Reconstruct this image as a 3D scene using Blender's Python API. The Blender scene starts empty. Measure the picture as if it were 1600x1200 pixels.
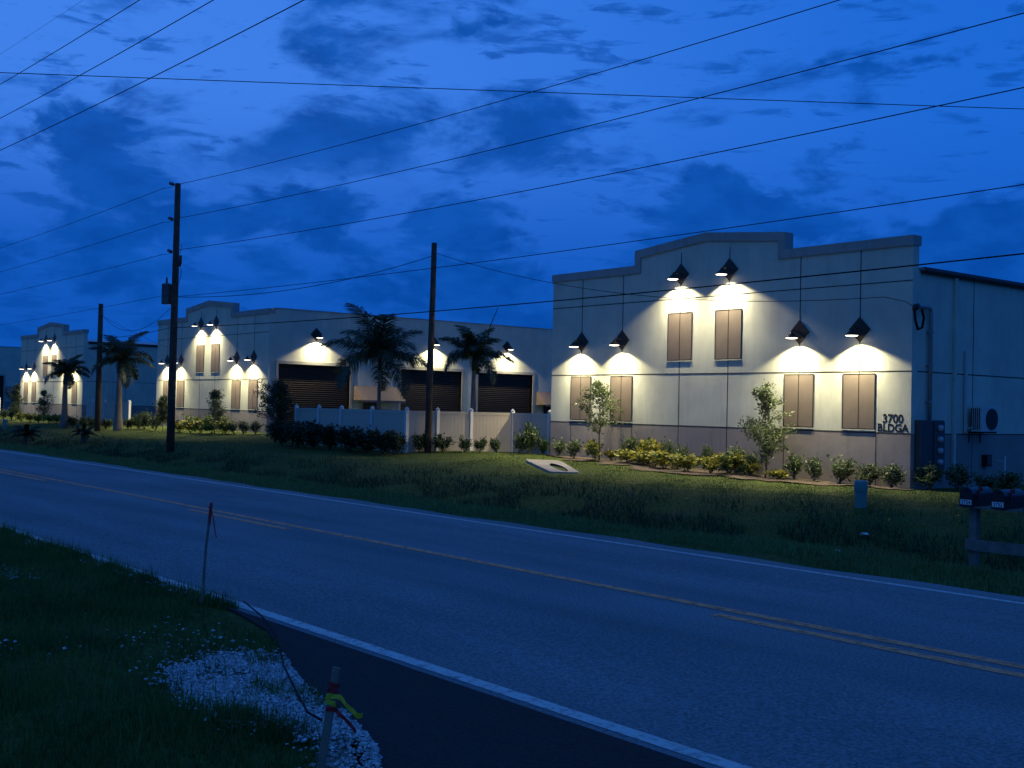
import bpy, bmesh, math, random
import numpy as np
from mathutils import Vector, Matrix
R = math.radians
random.seed(7); RNG = np.random.default_rng(11)
S = bpy.context.scene
COL = S.collection

# ------------------------------------------------------------------ helpers
def sm(a, b, x):
    t = min(1, max(0, (x-a)/(b-a))); return t*t*(3-2*t)
def lerp(a, b, t): return a+(b-a)*t
def terrain(x, y):
    if y < 4.62: return -0.03
    if y <= 12.6: return -0.07
    g = lerp(-0.15, 0.08, sm(-18, -31, x)); g = lerp(g, 0.22, sm(-34, -52, x))
    lawn = lerp(-0.10, g, sm(21.5, 27.6, y))
    if y >= 20.8: return lawn
    bw, bot = 15.8, -0.74
    if y < bw: return lerp(-0.05, bot, sm(13.1, bw, y))
    return lerp(bot, -0.10, sm(bw, 20.8, y))

class MB:
    """collects shapes into one mesh"""
    def __init__(s): s.v = []; s.f = []; s.m = []
    def add(s, vs, fs, mi=0):
        n = len(s.v); s.v += [tuple(p) for p in vs]
        for f in fs: s.f.append([i+n for i in f]); s.m.append(mi)
    def box(s, x0, x1, y0, y1, z0, z1, mi=0):
        vs = [(x0,y0,z0),(x1,y0,z0),(x1,y1,z0),(x0,y1,z0),(x0,y0,z1),(x1,y0,z1),(x1,y1,z1),(x0,y1,z1)]
        s.add(vs, [(0,3,2,1),(4,5,6,7),(0,1,5,4),(1,2,6,5),(2,3,7,6),(3,0,4,7)], mi)
    def quad(s, a, b, c, d, mi=0): s.add([a,b,c,d], [(0,1,2,3)], mi)
    def prism(s, pts, y0, y1, mi=0, axis='y'):
        """outline (x,z) swept along y"""
        n = len(pts)
        if axis == 'y': vs = [(x,y0,z) for x,z in pts]+[(x,y1,z) for x,z in pts]
        elif axis == 'x': vs = [(y0,x,z) for x,z in pts]+[(y1,x,z) for x,z in pts]
        else: vs = [(x,z,y0) for x,z in pts]+[(x,z,y1) for x,z in pts]
        fs = [tuple(range(n)), tuple(range(2*n-1, n-1, -1))]
        fs += [(i, n+i, n+(i+1) % n, (i+1) % n) for i in range(n)]
        s.add(vs, fs, mi)
    def tube(s, pts, rad, n=8, mi=0, cap=True):
        pts = [Vector(p) for p in pts]
        if not hasattr(rad, '__len__'): rad = [rad]*len(pts)
        base = len(s.v); prev = None
        for i, p in enumerate(pts):
            d = (pts[min(i+1, len(pts)-1)]-pts[max(i-1, 0)]).normalized()
            if prev is None: u = d.orthogonal().normalized()
            else:
                u = prev - d*prev.dot(d)
                u = u.normalized() if u.length > 1e-6 else d.orthogonal().normalized()
            prev = u; w = d.cross(u)
            for k in range(n):
                a = 2*math.pi*k/n
                s.v.append(tuple(p+(u*math.cos(a)+w*math.sin(a))*rad[i]))
        for i in range(len(pts)-1):
            for k in range(n):
                s.f.append([base+i*n+k, base+i*n+(k+1) % n, base+(i+1)*n+(k+1) % n, base+(i+1)*n+k]); s.m.append(mi)
        if cap:
            s.f.append([base+k for k in range(n-1, -1, -1)]); s.m.append(mi)
            e = base+(len(pts)-1)*n
            s.f.append([e+k for k in range(n)]); s.m.append(mi)
    def lathe(s, prof, n=20, c=(0,0,0), mi=0):
        base = len(s.v)
        for r, z in prof:
            for k in range(n):
                a = 2*math.pi*k/n; s.v.append((c[0]+r*math.cos(a), c[1]+r*math.sin(a), c[2]+z))
        for i in range(len(prof)-1):
            for k in range(n):
                s.f.append([base+i*n+k, base+i*n+(k+1) % n, base+(i+1)*n+(k+1) % n, base+(i+1)*n+k]); s.m.append(mi)
    def build(s, name, mats, parent=None, smooth=False, fix=True, bevel=0):
        if not isinstance(mats, (list, tuple)): mats = [mats]
        me = bpy.data.meshes.new(name); me.from_pydata(s.v, [], s.f)
        for m in mats: me.materials.append(m)
        if len(mats) > 1: me.polygons.foreach_set('material_index', s.m)
        if fix:
            b = bmesh.new(); b.from_mesh(me); bmesh.ops.recalc_face_normals(b, faces=b.faces); b.to_mesh(me); b.free()
        if smooth: me.polygons.foreach_set('use_smooth', [True]*len(me.polygons))
        me.update()
        o = bpy.data.objects.new(name, me); COL.objects.link(o); o.parent = parent
        if bevel:
            md = o.modifiers.new('bevel', 'BEVEL'); md.width = bevel; md.segments = 2; md.limit_method = 'ANGLE'
        return o

def tag(o, label=None, cat=None, group=None, kind=None):
    if label: o['label'] = label
    if cat: o['category'] = cat
    if group: o['group'] = group
    if kind: o['kind'] = kind
    return o
def empty(name, loc, rz=0, **k):
    o = bpy.data.objects.new(name, None); COL.objects.link(o); o.location = loc; o.rotation_euler = (0,0,rz)
    o.empty_display_size = 0.2
    return tag(o, **k)
def copy_tree(o, parent=None):
    c = o.copy(); COL.objects.link(c); c.parent = parent
    for ch in list(o.children): copy_tree(ch, c)
    return c
def raw_mesh(name, verts, faces_n, mats, mi=None, parent=None):
    """numpy verts (N,3), every face has faces_n consecutive vertices"""
    n = len(verts); nf = n//faces_n
    me = bpy.data.meshes.new(name)
    me.vertices.add(n); me.vertices.foreach_set('co', np.asarray(verts, dtype=np.float32).ravel())
    me.loops.add(n); me.loops.foreach_set('vertex_index', np.arange(n, dtype=np.int32))
    me.polygons.add(nf)
    me.polygons.foreach_set('loop_start', np.arange(0, n, faces_n, dtype=np.int32))
    me.polygons.foreach_set('loop_total', np.full(nf, faces_n, dtype=np.int32))
    for m in (mats if isinstance(mats, (list, tuple)) else [mats]): me.materials.append(m)
    if mi is not None: me.polygons.foreach_set('material_index', np.asarray(mi, dtype=np.int32))
    me.update(calc_edges=True); me.validate()
    o = bpy.data.objects.new(name, me); COL.objects.link(o); o.parent = parent
    return o

# ------------------------------------------------------------------ materials
def mat(name, col, rough=0.7, metal=0.0, var=0.0, scale=6.0, bump=0.0, bscale=60.0, col2=None, spec=0.4, island=0.0, emit=None, estr=0, detail=6, translucent=0.0):
    m = bpy.data.materials.new(name); m.use_nodes = True
    nt = m.node_tree; N = nt.nodes; L = nt.links; bs = N['Principled BSDF']
    bs.inputs['Roughness'].default_value = rough; bs.inputs['Metallic'].default_value = metal
    bs.inputs['Specular IOR Level'].default_value = spec
    c4 = (*col, 1); bs.inputs['Base Color'].default_value = c4
    tc = N.new('ShaderNodeTexCoord')
    src = None
    if col2 or var:
        nz = N.new('ShaderNodeTexNoise'); nz.inputs['Scale'].default_value = scale; nz.inputs['Detail'].default_value = detail
        L.new(tc.outputs['Object'], nz.inputs['Vector'])
        rp = N.new('ShaderNodeValToRGB'); rp.color_ramp.elements[0].position = .32; rp.color_ramp.elements[1].position = .68
        a = col if col2 else tuple(c*(1-var) for c in col); b = col2 if col2 else tuple(min(1, c*(1+var)) for c in col)
        rp.color_ramp.elements[0].color = (*a, 1); rp.color_ramp.elements[1].color = (*b, 1)
        L.new(nz.outputs['Fac'], rp.inputs['Fac']); src = rp.outputs['Color']
    if island:
        g = N.new('ShaderNodeNewGeometry'); mr = N.new('ShaderNodeMapRange')
        mr.inputs['To Min'].default_value = 1-island; mr.inputs['To Max'].default_value = 1+island
        L.new(g.outputs['Random Per Island'], mr.inputs['Value'])
        mx = N.new('ShaderNodeMix'); mx.data_type = 'RGBA'; mx.blend_type = 'MULTIPLY'; mx.inputs[0].default_value = 1
        if src: L.new(src, mx.inputs[6])
        else: mx.inputs[6].default_value = c4
        L.new(mr.outputs['Result'], mx.inputs[7]); src = mx.outputs[2]
    if src: L.new(src, bs.inputs['Base Color'])
    if bump:
        nb = N.new('ShaderNodeTexNoise'); nb.inputs['Scale'].default_value = bscale; nb.inputs['Detail'].default_value = 4
        L.new(tc.outputs['Object'], nb.inputs['Vector'])
        bp = N.new('ShaderNodeBump'); bp.inputs['Strength'].default_value = bump; bp.inputs['Distance'].default_value = .02
        L.new(nb.outputs['Fac'], bp.inputs['Height']); L.new(bp.outputs['Normal'], bs.inputs['Normal'])
    if emit:
        bs.inputs['Emission Color'].default_value = (*emit, 1); bs.inputs['Emission Strength'].default_value = estr
    if translucent:
        tr = N.new('ShaderNodeBsdfTranslucent'); ms = N.new('ShaderNodeMixShader'); ms.inputs[0].default_value = translucent
        if src: L.new(src, tr.inputs['Color'])
        else: tr.inputs['Color'].default_value = c4
        L.new(bs.outputs['BSDF'], ms.inputs[1]); L.new(tr.outputs['BSDF'], ms.inputs[2])
        L.new(ms.outputs['Shader'], N['Material Output'].inputs['Surface'])
    return m

M = dict(
 cream=mat('cream_stucco', (.57,.575,.475), .9, var=.06, scale=1.3, bump=.35, bscale=45, spec=.2),
 taupe=mat('taupe_stucco', (.30,.265,.245), .9, var=.06, scale=1.6, bump=.35, bscale=45, spec=.2),
 trim=mat('grey_trim', (.36,.35,.33), .85, var=.05, scale=2, bump=.2, spec=.2),
 joint=mat('joint_shadow_gap', (.035,.033,.03), .9),
 bronze=mat('dark_bronze_metal', (.05,.039,.031), .45, metal=.5, var=.2, scale=9),
 shutter=mat('tan_panel', (.175,.138,.112), .65, var=.07, scale=2.5),
 gutter=mat('gutter_metal', (.05,.05,.055), .5, metal=.3),
 roofm=mat('roof_metal', (.35,.36,.37), .45, metal=.6, var=.06),
 slat=mat('rolling_door_metal', (.036,.029,.024), .38, metal=.35, var=.12, scale=5),
 awn=mat('awning_fabric', (.24,.175,.135), .85, var=.07, scale=5, bump=.1, bscale=120),
 door=mat('door_paint', (.03,.028,.028), .5, var=.1),
 vinyltan=mat('tan_vinyl', (.50,.43,.335), .5, var=.04, scale=2),
 vinyl=mat('white_vinyl', (.60,.595,.585), .42, var=.04, scale=2),
 lens=mat('lamp_lens', (1,.9,.7), .4, emit=(1,.86,.62), estr=6),
 wood=mat('weathered_pole_wood', (.075,.05,.035), .9, var=.3, scale=4, bump=.5, bscale=25),
 lumber=mat('grey_lumber', (.17,.15,.13), .85, var=.25, scale=6, bump=.4, bscale=30),
 stakew=mat('pine_stake', (.20,.17,.13), .85, var=.22, scale=14, bump=.3, bscale=60),
 wire=mat('wire_black', (.012,.012,.014), .8, spec=.1),
 insul=mat('insulator_grey', (.06,.045,.045), .4),
 tank=mat('transformer_paint', (.11,.12,.13), .5, var=.15),
 conduit=mat('conduit_grey', (.30,.31,.32), .5, metal=.3, var=.1),
 meter=mat('meter_cabinet', (.05,.052,.056), .5, var=.1),
 glass=mat('meter_glass', (.35,.38,.40), .15),
 acm=mat('air_conditioner_paint', (.50,.50,.48), .5, var=.05),
 dark=mat('black_plastic', (.01,.01,.011), .5),
 pvc=mat('pvc_white', (.62,.62,.60), .5),
 pedestal=mat('pedestal_green', (.10,.22,.20), .55, var=.12, scale=6),
 mbox=mat('mailbox_black', (.012,.012,.014), .35, var=.2),
 plate=mat('number_plate', (.72,.72,.70), .5),
 text=mat('black_letter', (.012,.012,.013), .5),
 concrete=mat('pale_concrete', (.38,.34,.30), .9, var=.12, scale=4, bump=.3, bscale=40),
 cdark=mat('pipe_inside', (.05,.048,.046), .95),
 red=mat('red_ribbon', (.50,.035,.04), .5, translucent=.3),
 yellow=mat('yellow_ribbon', (.70,.62,.05), .5, translucent=.3),
 paper=mat('crumpled_paper', (.7,.7,.68), .8),
 shell=mat('white_shell_gravel', (.40,.40,.40), .8, island=.6),
 shellbed=mat('shell_bed', (.10,.095,.085), .95, col2=(.28,.27,.255), scale=22, bump=.5, bscale=60),
 mulch=mat('mulch_soil', (.06,.043,.03), .95, col2=(.14,.105,.075), scale=5, bump=.6, bscale=40),
 grass=mat('grass_blade', (.036,.090,.014), .7, col2=(.090,.17,.030), scale=1.3, island=.4, translucent=.25),
 lawn=mat('lawn_blade', (.085,.115,.022), .7, col2=(.15,.18,.042), scale=.6, island=.22, translucent=.25),
 weeds=mat('ditch_weed', (.022,.042,.014), .8, col2=(.048,.078,.026), scale=.7, island=.4),  # darker blade colour carries the shade of the unlit ditch band
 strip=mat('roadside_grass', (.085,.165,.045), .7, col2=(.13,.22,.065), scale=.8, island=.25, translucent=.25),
 leafd=mat('dark_leaf', (.022,.045,.017), .55, island=.4, translucent=.2),
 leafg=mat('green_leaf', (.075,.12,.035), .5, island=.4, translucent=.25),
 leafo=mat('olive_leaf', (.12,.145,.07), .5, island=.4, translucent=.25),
 leafy=mat('yellow_leaf', (.36,.33,.05), .5, island=.35, translucent=.25),
 stem=mat('brown_stem', (.10,.075,.05), .9, var=.2),
 bark=mat('thin_bark', (.12,.09,.065), .9, var=.25, scale=12),
 palmbark=mat('palm_trunk', (.18,.155,.13), .9, var=.18, scale=3, bump=.4, bscale=18),
 palmleaf=mat('palm_frond', (.028,.05,.02), .5, island=.3, translucent=.15),
 linew=mat('road_paint_white', (.58,.57,.55), .7),
 liney=mat('road_paint_yellow', (1.0,.31,.13), .7),
)

def asphalt(name, base, spread, rough=.85):
    m = bpy.data.materials.new(name); m.use_nodes = True; nt = m.node_tree; N = nt.nodes; L = nt.links; bs = N['Principled BSDF']
    tc = N.new('ShaderNodeTexCoord')
    n1 = N.new('ShaderNodeTexNoise'); n1.inputs['Scale'].default_value = 38; n1.inputs['Detail'].default_value = 5; n1.inputs['Roughness'].default_value = .75
    mp = N.new('ShaderNodeMapping'); mp.inputs['Scale'].default_value = (.25,1.3,1)
    n2 = N.new('ShaderNodeTexNoise'); n2.inputs['Scale'].default_value = .8; n2.inputs['Detail'].default_value = 5
    vo = N.new('ShaderNodeTexVoronoi'); vo.inputs['Scale'].default_value = 26
    L.new(tc.outputs['Object'], n1.inputs['Vector']); L.new(tc.outputs['Object'], mp.inputs['Vector']); L.new(mp.outputs['Vector'], n2.inputs['Vector']); L.new(tc.outputs['Object'], vo.inputs['Vector'])
    r1 = N.new('ShaderNodeValToRGB'); e = r1.color_ramp.elements
    e[0].position = .34; e[0].color = (*[c*(1-spread) for c in base],1); e[1].position = .68; e[1].color = (*[c*(1+spread) for c in base],1)
    L.new(n1.outputs['Fac'], r1.inputs['Fac'])
    mr = N.new('ShaderNodeMapRange'); mr.inputs['From Min'].default_value = .3; mr.inputs['From Max'].default_value = .7; mr.inputs['To Min'].default_value = .76; mr.inputs['To Max'].default_value = 1.18
    L.new(n2.outputs['Fac'], mr.inputs['Value'])
    mx = N.new('ShaderNodeMix'); mx.data_type = 'RGBA'; mx.blend_type = 'MULTIPLY'; mx.inputs[0].default_value = 1
    L.new(r1.outputs['Color'], mx.inputs[6]); L.new(mr.outputs['Result'], mx.inputs[7])
    # pale stones worn bare in the surface
    st = N.new('ShaderNodeMapRange'); st.inputs['From Min'].default_value = .10; st.inputs['From Max'].default_value = .05
    L.new(vo.outputs['Distance'], st.inputs['Value'])
    m2 = N.new('ShaderNodeMix'); m2.data_type = 'RGBA'; m2.inputs[7].default_value = (*[min(.8, c*2.0) for c in base],1)
    sc = N.new('ShaderNodeMath'); sc.operation = 'MULTIPLY'; sc.inputs[1].default_value = .5
    L.new(st.outputs['Result'], sc.inputs[0]); L.new(sc.outputs[0], m2.inputs[0]); L.new(mx.outputs[2], m2.inputs[6])
    L.new(m2.outputs[2], bs.inputs['Base Color'])
    bp = N.new('ShaderNodeBump'); bp.inputs['Strength'].default_value = .5; bp.inputs['Distance'].default_value = .01
    L.new(n1.outputs['Fac'], bp.inputs['Height']); L.new(bp.outputs['Normal'], bs.inputs['Normal'])
    bs.inputs['Roughness'].default_value = rough; bs.inputs['Specular IOR Level'].default_value = .25
    return m
M['road'] = asphalt('worn_asphalt', (.185,.205,.215), .55)
M['apron'] = asphalt('fresh_asphalt', (.024,.023,.024), .6, .9)

def worn(m, scale=7, lo=.40, hi=.50, amount=.9):
    """paint that has worn through to nothing in patches"""
    nt = m.node_tree; N = nt.nodes; L = nt.links; bs = N['Principled BSDF']
    tc = N.new('ShaderNodeTexCoord'); nz = N.new('ShaderNodeTexNoise'); nz.inputs['Scale'].default_value = scale; nz.inputs['Detail'].default_value = 8; nz.inputs['Roughness'].default_value = .7
    L.new(tc.outputs['Object'], nz.inputs['Vector'])
    mr = N.new('ShaderNodeMapRange'); mr.inputs['From Min'].default_value = lo; mr.inputs['From Max'].default_value = hi; mr.inputs['To Min'].default_value = 1-amount
    L.new(nz.outputs['Fac'], mr.inputs['Value']); L.new(mr.outputs['Result'], bs.inputs['Alpha'])
worn(M['linew'], 14, .36, .5, .55); worn(M['liney'], 9, .38, .52, .55)

def ground_mat():
    m = bpy.data.materials.new('turf_ground'); m.use_nodes = True; nt = m.node_tree; N = nt.nodes; L = nt.links; bs = N['Principled BSDF']
    tc = N.new('ShaderNodeTexCoord')
    def nz(s, d=6):
        n = N.new('ShaderNodeTexNoise'); n.inputs['Scale'].default_value = s; n.inputs['Detail'].default_value = d; L.new(tc.outputs['Object'], n.inputs['Vector']); return n
    a = nz(1.1); b = nz(14, 8)
    r = N.new('ShaderNodeValToRGB'); e = r.color_ramp.elements
    e[0].position = .3; e[0].color = (.035,.055,.012,1); e[1].position = .66; e[1].color = (.095,.125,.03,1)
    L.new(b.outputs['Fac'], r.inputs['Fac'])
    r2 = N.new('ShaderNodeValToRGB'); e = r2.color_ramp.elements; e[0].position = .56; e[0].color = (0,0,0,1); e[1].position = .7; e[1].color = (.6,.6,.6,1)
    L.new(a.outputs['Fac'], r2.inputs['Fac'])
    mx = N.new('ShaderNodeMix'); mx.data_type = 'RGBA'; mx.inputs[7].default_value = (.085,.068,.04,1)
    L.new(r2.outputs['Color'], mx.inputs[0]); L.new(r.outputs['Color'], mx.inputs[6]); L.new(mx.outputs[2], bs.inputs['Base Color'])
    bp = N.new('ShaderNodeBump'); bp.inputs['Strength'].default_value = .8; bp.inputs['Distance'].default_value = .05
    L.new(b.outputs['Fac'], bp.inputs['Height']); L.new(bp.outputs['Normal'], bs.inputs['Normal'])
    bs.inputs['Roughness'].default_value = .95; bs.inputs['Specular IOR Level'].default_value = .1
    return m
M['turf'] = ground_mat()
def weather(m, amt=.16):
    nt = m.node_tree; N = nt.nodes; L = nt.links; bs = N['Principled BSDF']; src = bs.inputs['Base Color'].links[0].from_socket
    tc = N.new('ShaderNodeTexCoord'); out = src
    for sc, lo, hi in (((2.6,2.6,.22),.50,.72),((.55,.55,.5),.42,.66),((7,7,1.2),.55,.75)):
        mp = N.new('ShaderNodeMapping'); mp.inputs['Scale'].default_value = sc; L.new(tc.outputs['Object'], mp.inputs['Vector'])
        nz = N.new('ShaderNodeTexNoise'); nz.inputs['Scale'].default_value = 1.6; nz.inputs['Detail'].default_value = 7; nz.inputs['Roughness'].default_value = .65
        L.new(mp.outputs['Vector'], nz.inputs['Vector'])
        mr = N.new('ShaderNodeMapRange'); mr.inputs['From Min'].default_value = lo; mr.inputs['From Max'].default_value = hi; mr.inputs['To Min'].default_value = 1; mr.inputs['To Max'].default_value = 1-amt
        L.new(nz.outputs['Fac'], mr.inputs['Value'])
        mx = N.new('ShaderNodeMix'); mx.data_type = 'RGBA'; mx.blend_type = 'MULTIPLY'; mx.inputs[0].default_value = 1
        L.new(out, mx.inputs[6]); L.new(mr.outputs['Result'], mx.inputs[7]); out = mx.outputs[2]
    L.new(out, bs.inputs['Base Color'])
weather(M['cream'], .10); weather(M['taupe'], .14); weather(M['trim'], .14); weather(M['concrete'], .22)

# ------------------------------------------------------------------ camera
cam = bpy.data.cameras.new('camera'); co = bpy.data.objects.new('camera', cam); COL.objects.link(co); S.camera = co
Rm = Matrix(((0.62531849,0.00213565,0.78036672),(0.78005498,-0.03010566,-0.6249863),(0.0221587,0.99954444,-0.02049155)))
co.matrix_world = Matrix.Translation((0,0,1.8)) @ Rm.to_4x4()
cam.sensor_width = 36; cam.lens = 36*1827/1600; cam.clip_end = 3000; cam.clip_start = .05

# ------------------------------------------------------------------ sky
def sky():
    w = bpy.data.worlds.new('World'); S.world = w; w.use_nodes = True
    nt = w.node_tree; N = nt.nodes; L = nt.links; bg = N['Background']
    tc = N.new('ShaderNodeTexCoord')
    sep = N.new('ShaderNodeSeparateXYZ'); L.new(tc.outputs['Generated'], sep.inputs[0])
    def math_(op, a, b=None, clamp=False):
        n = N.new('ShaderNodeMath'); n.operation = op; n.use_clamp = clamp
        for i, v in enumerate((a, b)):
            if v is None: continue
            if isinstance(v, (int, float)): n.inputs[i].default_value = v
            else: L.new(v, n.inputs[i])
        return n.outputs[0]
    def noise(vec_scale, scale, detail, rough, off=(0,0,0), dist=0):
        mp = N.new('ShaderNodeMapping'); mp.inputs['Scale'].default_value = vec_scale; mp.inputs['Location'].default_value = off
        L.new(tc.outputs['Generated'], mp.inputs['Vector'])
        n = N.new('ShaderNodeTexNoise'); n.inputs['Scale'].default_value = scale; n.inputs['Detail'].default_value = detail; n.inputs['Roughness'].default_value = rough; n.inputs['Distortion'].default_value = dist
        L.new(mp.outputs['Vector'], n.inputs['Vector']); return n.outputs['Fac']
    def maprange(v, a, b, c=0., d=1., smooth=True):
        n = N.new('ShaderNodeMapRange'); n.interpolation_type = 'SMOOTHSTEP' if smooth else 'LINEAR'
        L.new(v, n.inputs['Value'])
        for k, q in zip(('From Min','From Max','To Min','To Max'), (a,b,c,d)): n.inputs[k].default_value = q
        return n.outputs['Result']
    def mix(f, a, b):
        n = N.new('ShaderNodeMix'); n.data_type = 'RGBA'
        if isinstance(f, float): n.inputs[0].default_value = f
        else: L.new(f, n.inputs[0])
        for i, q in ((6,a),(7,b)):
            if isinstance(q, tuple): n.inputs[i].default_value = (*q,1)
            else: L.new(q, n.inputs[i])
        return n.outputs[2]
    z = sep.outputs['Z']
    # clear twilight sky: paler high up and to the west (along -X), deeper low down
    west = math_('MULTIPLY_ADD', sep.outputs['X'], -1.0); N[-1].inputs[2].default_value = 0.0
    up = maprange(z, .02, .34)
    lf = maprange(west, .45, .98)
    lum = math_('MULTIPLY', up, math_('MULTIPLY_ADD', lf, .55)); N[-1].inputs[2].default_value = .0
    clear = mix(maprange(z, .0, .16), (.003,.080,.44), (.008,.106,.55))
    pale = mix(lf, (.012,.140,.67), (.052,.222,.82))
    base = mix(maprange(z, .10, .27), clear, pale)
    over = maprange(z, .36, .62)
    base = mix(over, base, (.020,.115,.44))
    behind = maprange(sep.outputs['Y'], .05, -.45)
    base = mix(behind, base, (.036,.165,.58))
    # cloud bank low down, ragged tops
    n1 = noise((1,1,2.3), 7.5, 9, .56, (3.1,1.7,.4), .25)
    bank = maprange(z, .225, .15)
    floor_ = maprange(z, .045, .10)
    th = math_('SUBTRACT', n1, math_('MULTIPLY_ADD', math_('MULTIPLY', bank, floor_), -.16)); N[-2].inputs[2].default_value = .60
    m1 = maprange(th, -.02, .07)
    # scattered small dark clouds higher up
    n2 = noise((1,1,2.4), 5.0, 8, .57, (2.3,6.2,5.0), .3)
    m2 = math_('MULTIPLY', maprange(n2, .53, .64), maprange(z, .14, .22))
    n3 = noise((1,1,5.0), 16, 6, .6, (1.0,9.0,2.0), .3)
    m3 = math_('MULTIPLY', maprange(n3, .54, .66), .75)
    cl = math_('MAXIMUM', math_('MAXIMUM', m1, m2), m3)
    n4 = noise((1,1,2), 20, 6, .6, (0,4,1))
    ccol = mix(maprange(n4, .3, .7), (.001,.060,.345), (.004,.088,.455))
    clouded = mix(math_('MULTIPLY', cl, .90), base, ccol)
    # ground-level side of the dome
    fin = mix(maprange(z, -.02, .01), (.002,.02,.09), clouded)
    L.new(fin, bg.inputs['Color']); bg.inputs['Strength'].default_value = 1.0
    # the last light of a sun already down, far to the west
    s = bpy.data.lights.new('sun', 'SUN'); s.energy = .02; s.angle = R(40); s.color = (.55,.7,1)
    so = bpy.data.objects.new('sun', s); COL.objects.link(so)
    so.rotation_euler = Vector((.80,.35,-.45)).to_track_quat('-Z','Y').to_euler()
sky()

# ------------------------------------------------------------------ ground, road
def grid(name, xs, ys, zf, m, kind='structure'):
    nx, ny = len(xs), len(ys)
    v = [(x, y, zf(x, y)) for y in ys for x in xs]
    f = [(j*nx+i, j*nx+i+1, (j+1)*nx+i+1, (j+1)*nx+i) for j in range(ny-1) for i in range(nx-1)]
    b = MB(); b.v = v; b.f = f; b.m = [0]*len(f)
    return tag(b.build(name, m, smooth=True), kind=kind)
xs = [-900,-500,-300,-200,-160,-140]+list(np.arange(-130, 12.1, 1.0))+[20,40,80,160,300,600]
ys = [-500,-200,-80,-30,-10,-4]+list(np.arange(-2, 30.1, .3))+[34,40,50,60,80,120,200,400,900]
def bumpy(x, y):
    h = 0
    if 12 < y < 27.5: h = .02*math.sin(x*1.3+y*.7)+.025*math.sin(x*.37-y*1.1)+.012*math.sin(x*2.9+y*2.3)
    elif y < 4.2: h = (.035*math.sin(x*1.1+y*.9)+.02*math.sin(x*2.7-y*2.1)-.02)*sm(4.2,3.2,y)
    return terrain(x, y)+h
grid('ground', [float(x) for x in xs], [float(y) for y in ys], bumpy, M['turf'])

def rz_(y): return .03*(1-((y-8)/3.6)**2)-.03     # crowned road
RX = [-900,-400,-200,-120,-80]+list(range(-60,13,4))+[40,120,300,600]
rb = MB()
edge_n = [4.56+.03*math.sin(x*1.7)+.02*math.sin(x*4.1) for x in np.linspace(-60,12,200)]
RXf = [-900,-400,-200,-120]+[float(x) for x in np.linspace(-70,12,260)]+[40,120,300,600]
RYf = [0,.25,1,2,3,4,5,6,6.6,7.0]
prev = None
for i, x in enumerate(RXf):
    y0 = 4.57+.03*math.sin(x*1.7)+.025*math.sin(x*4.3+1); y1 = 11.72+.06*math.sin(x*.9)+.05*math.sin(x*2.6+2)
    row = [(x, lerp(y0, y1, t/7.0), rz_(lerp(y0, y1, t/7.0))) for t in RYf]
    row = [(x, y0, -.08)]+row+[(x, y1, -.08)]
    n = len(rb.v); rb.v += row; k = len(row)
    if i:
        for j in range(k-1): rb.f.append([n-k+j, n+j, n+j+1, n-k+j+1]); rb.m.append(0)
tag(rb.build('road', M['road'], smooth=False), kind='structure')

def line(name, segs, y0, y1, m):
    b = MB()
    for x0, x1 in segs:
        n = max(1, int(abs(x1-x0)/1.0)); n = min(n, 90)
        for i in range(n):
            a = lerp(x0,x1,i/n); c = lerp(x0,x1,(i+1)/n)
            b.quad((a,y0,rz_(y0)+.004),(c,y0,rz_(y0)+.004),(c,y1,rz_(y1)+.004),(a,y1,rz_(y1)+.004))
    return tag(b.build(name, m), kind='structure')
line('near_edge_line', [(-300,-90),(-90,20)], 4.66, 4.78, M['linew'])
line('far_edge_line', [(-300,-90),(-90,20)], 11.18, 11.29, M['linew'])
line('solid_centre_line', [(-300,-90),(-90,20)], 8.20, 8.335, M['liney'])
dash = [(-7.0,-3.9),(-18.4,-15.0),(-29.5,-26.1),(-40.6,-37.4),(-51.8,-48.6),(-63,-59.8),(5.2,8.4)]
line('dashed_centre_line', dash, 7.915, 8.05, M['liney'])

# fresh asphalt apron at the camera's side of the road
APRON = [(-9.9,4.66),(-9.3,4.5),(-8.5,4.36),(-7.7,4.08),(-6.9,3.78),(-6.4,3.66),(-5.95,3.58),(-5.3,3.38),(-4.9,3.16),(-4.3,2.7),(-3.4,2.0),(-2.6,1.2),(-2.0,0),(-1.6,-2),(8,-2),(8,4.60),(0,4.6),(-4,4.6),(-8,4.59)]
def inside(pt, poly):
    x, y = pt; c = False; j = len(poly)-1
    for i in range(len(poly)):
        xi, yi = poly[i]; xj, yj = poly[j]
        if (yi > y) != (yj > y) and x < (xj-xi)*(y-yi)/(yj-yi)+xi: c = not c
        j = i
    return c
b = MB(); b.prism([(x, min(y,4.55)) for x, y in APRON], -.12, -.008, axis='z'); tag(b.build('driveway_apron', M['apron']), kind='structure')

# white shell bed beside the apron
GRAV = [(-7.49, 3.18), (-7.82, 3.58), (-7.74, 3.89), (-7.43, 3.98), (-6.62, 3.69), (-6.29, 3.62), (-6.02, 3.62), (-5.6, 3.51), (-5.31, 3.39), (-5.03, 3.22), (-4.82, 3.08), (-4.94, 2.91), (-5.37, 3.1), (-5.79, 3.23), (-5.98, 3.18), (-6.12, 3.09), (-6.22, 2.94), (-6.56, 2.94), (-7.01, 2.96)]
def ragged(poly, amp, sub=7):
    out = []
    for i in range(len(poly)):
        a = poly[i]; c = poly[(i+1) % len(poly)]
        for k in range(sub):
            t = k/sub; out.append((lerp(a[0],c[0],t)+random.uniform(-amp,amp), lerp(a[1],c[1],t)+random.uniform(-amp,amp)))
    return out
b = MB(); gp = ragged(GRAV, .07); b.prism(gp, -.10, -.016, axis='z'); tag(b.build('shell_bed', M['shellbed']), kind='structure')
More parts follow.
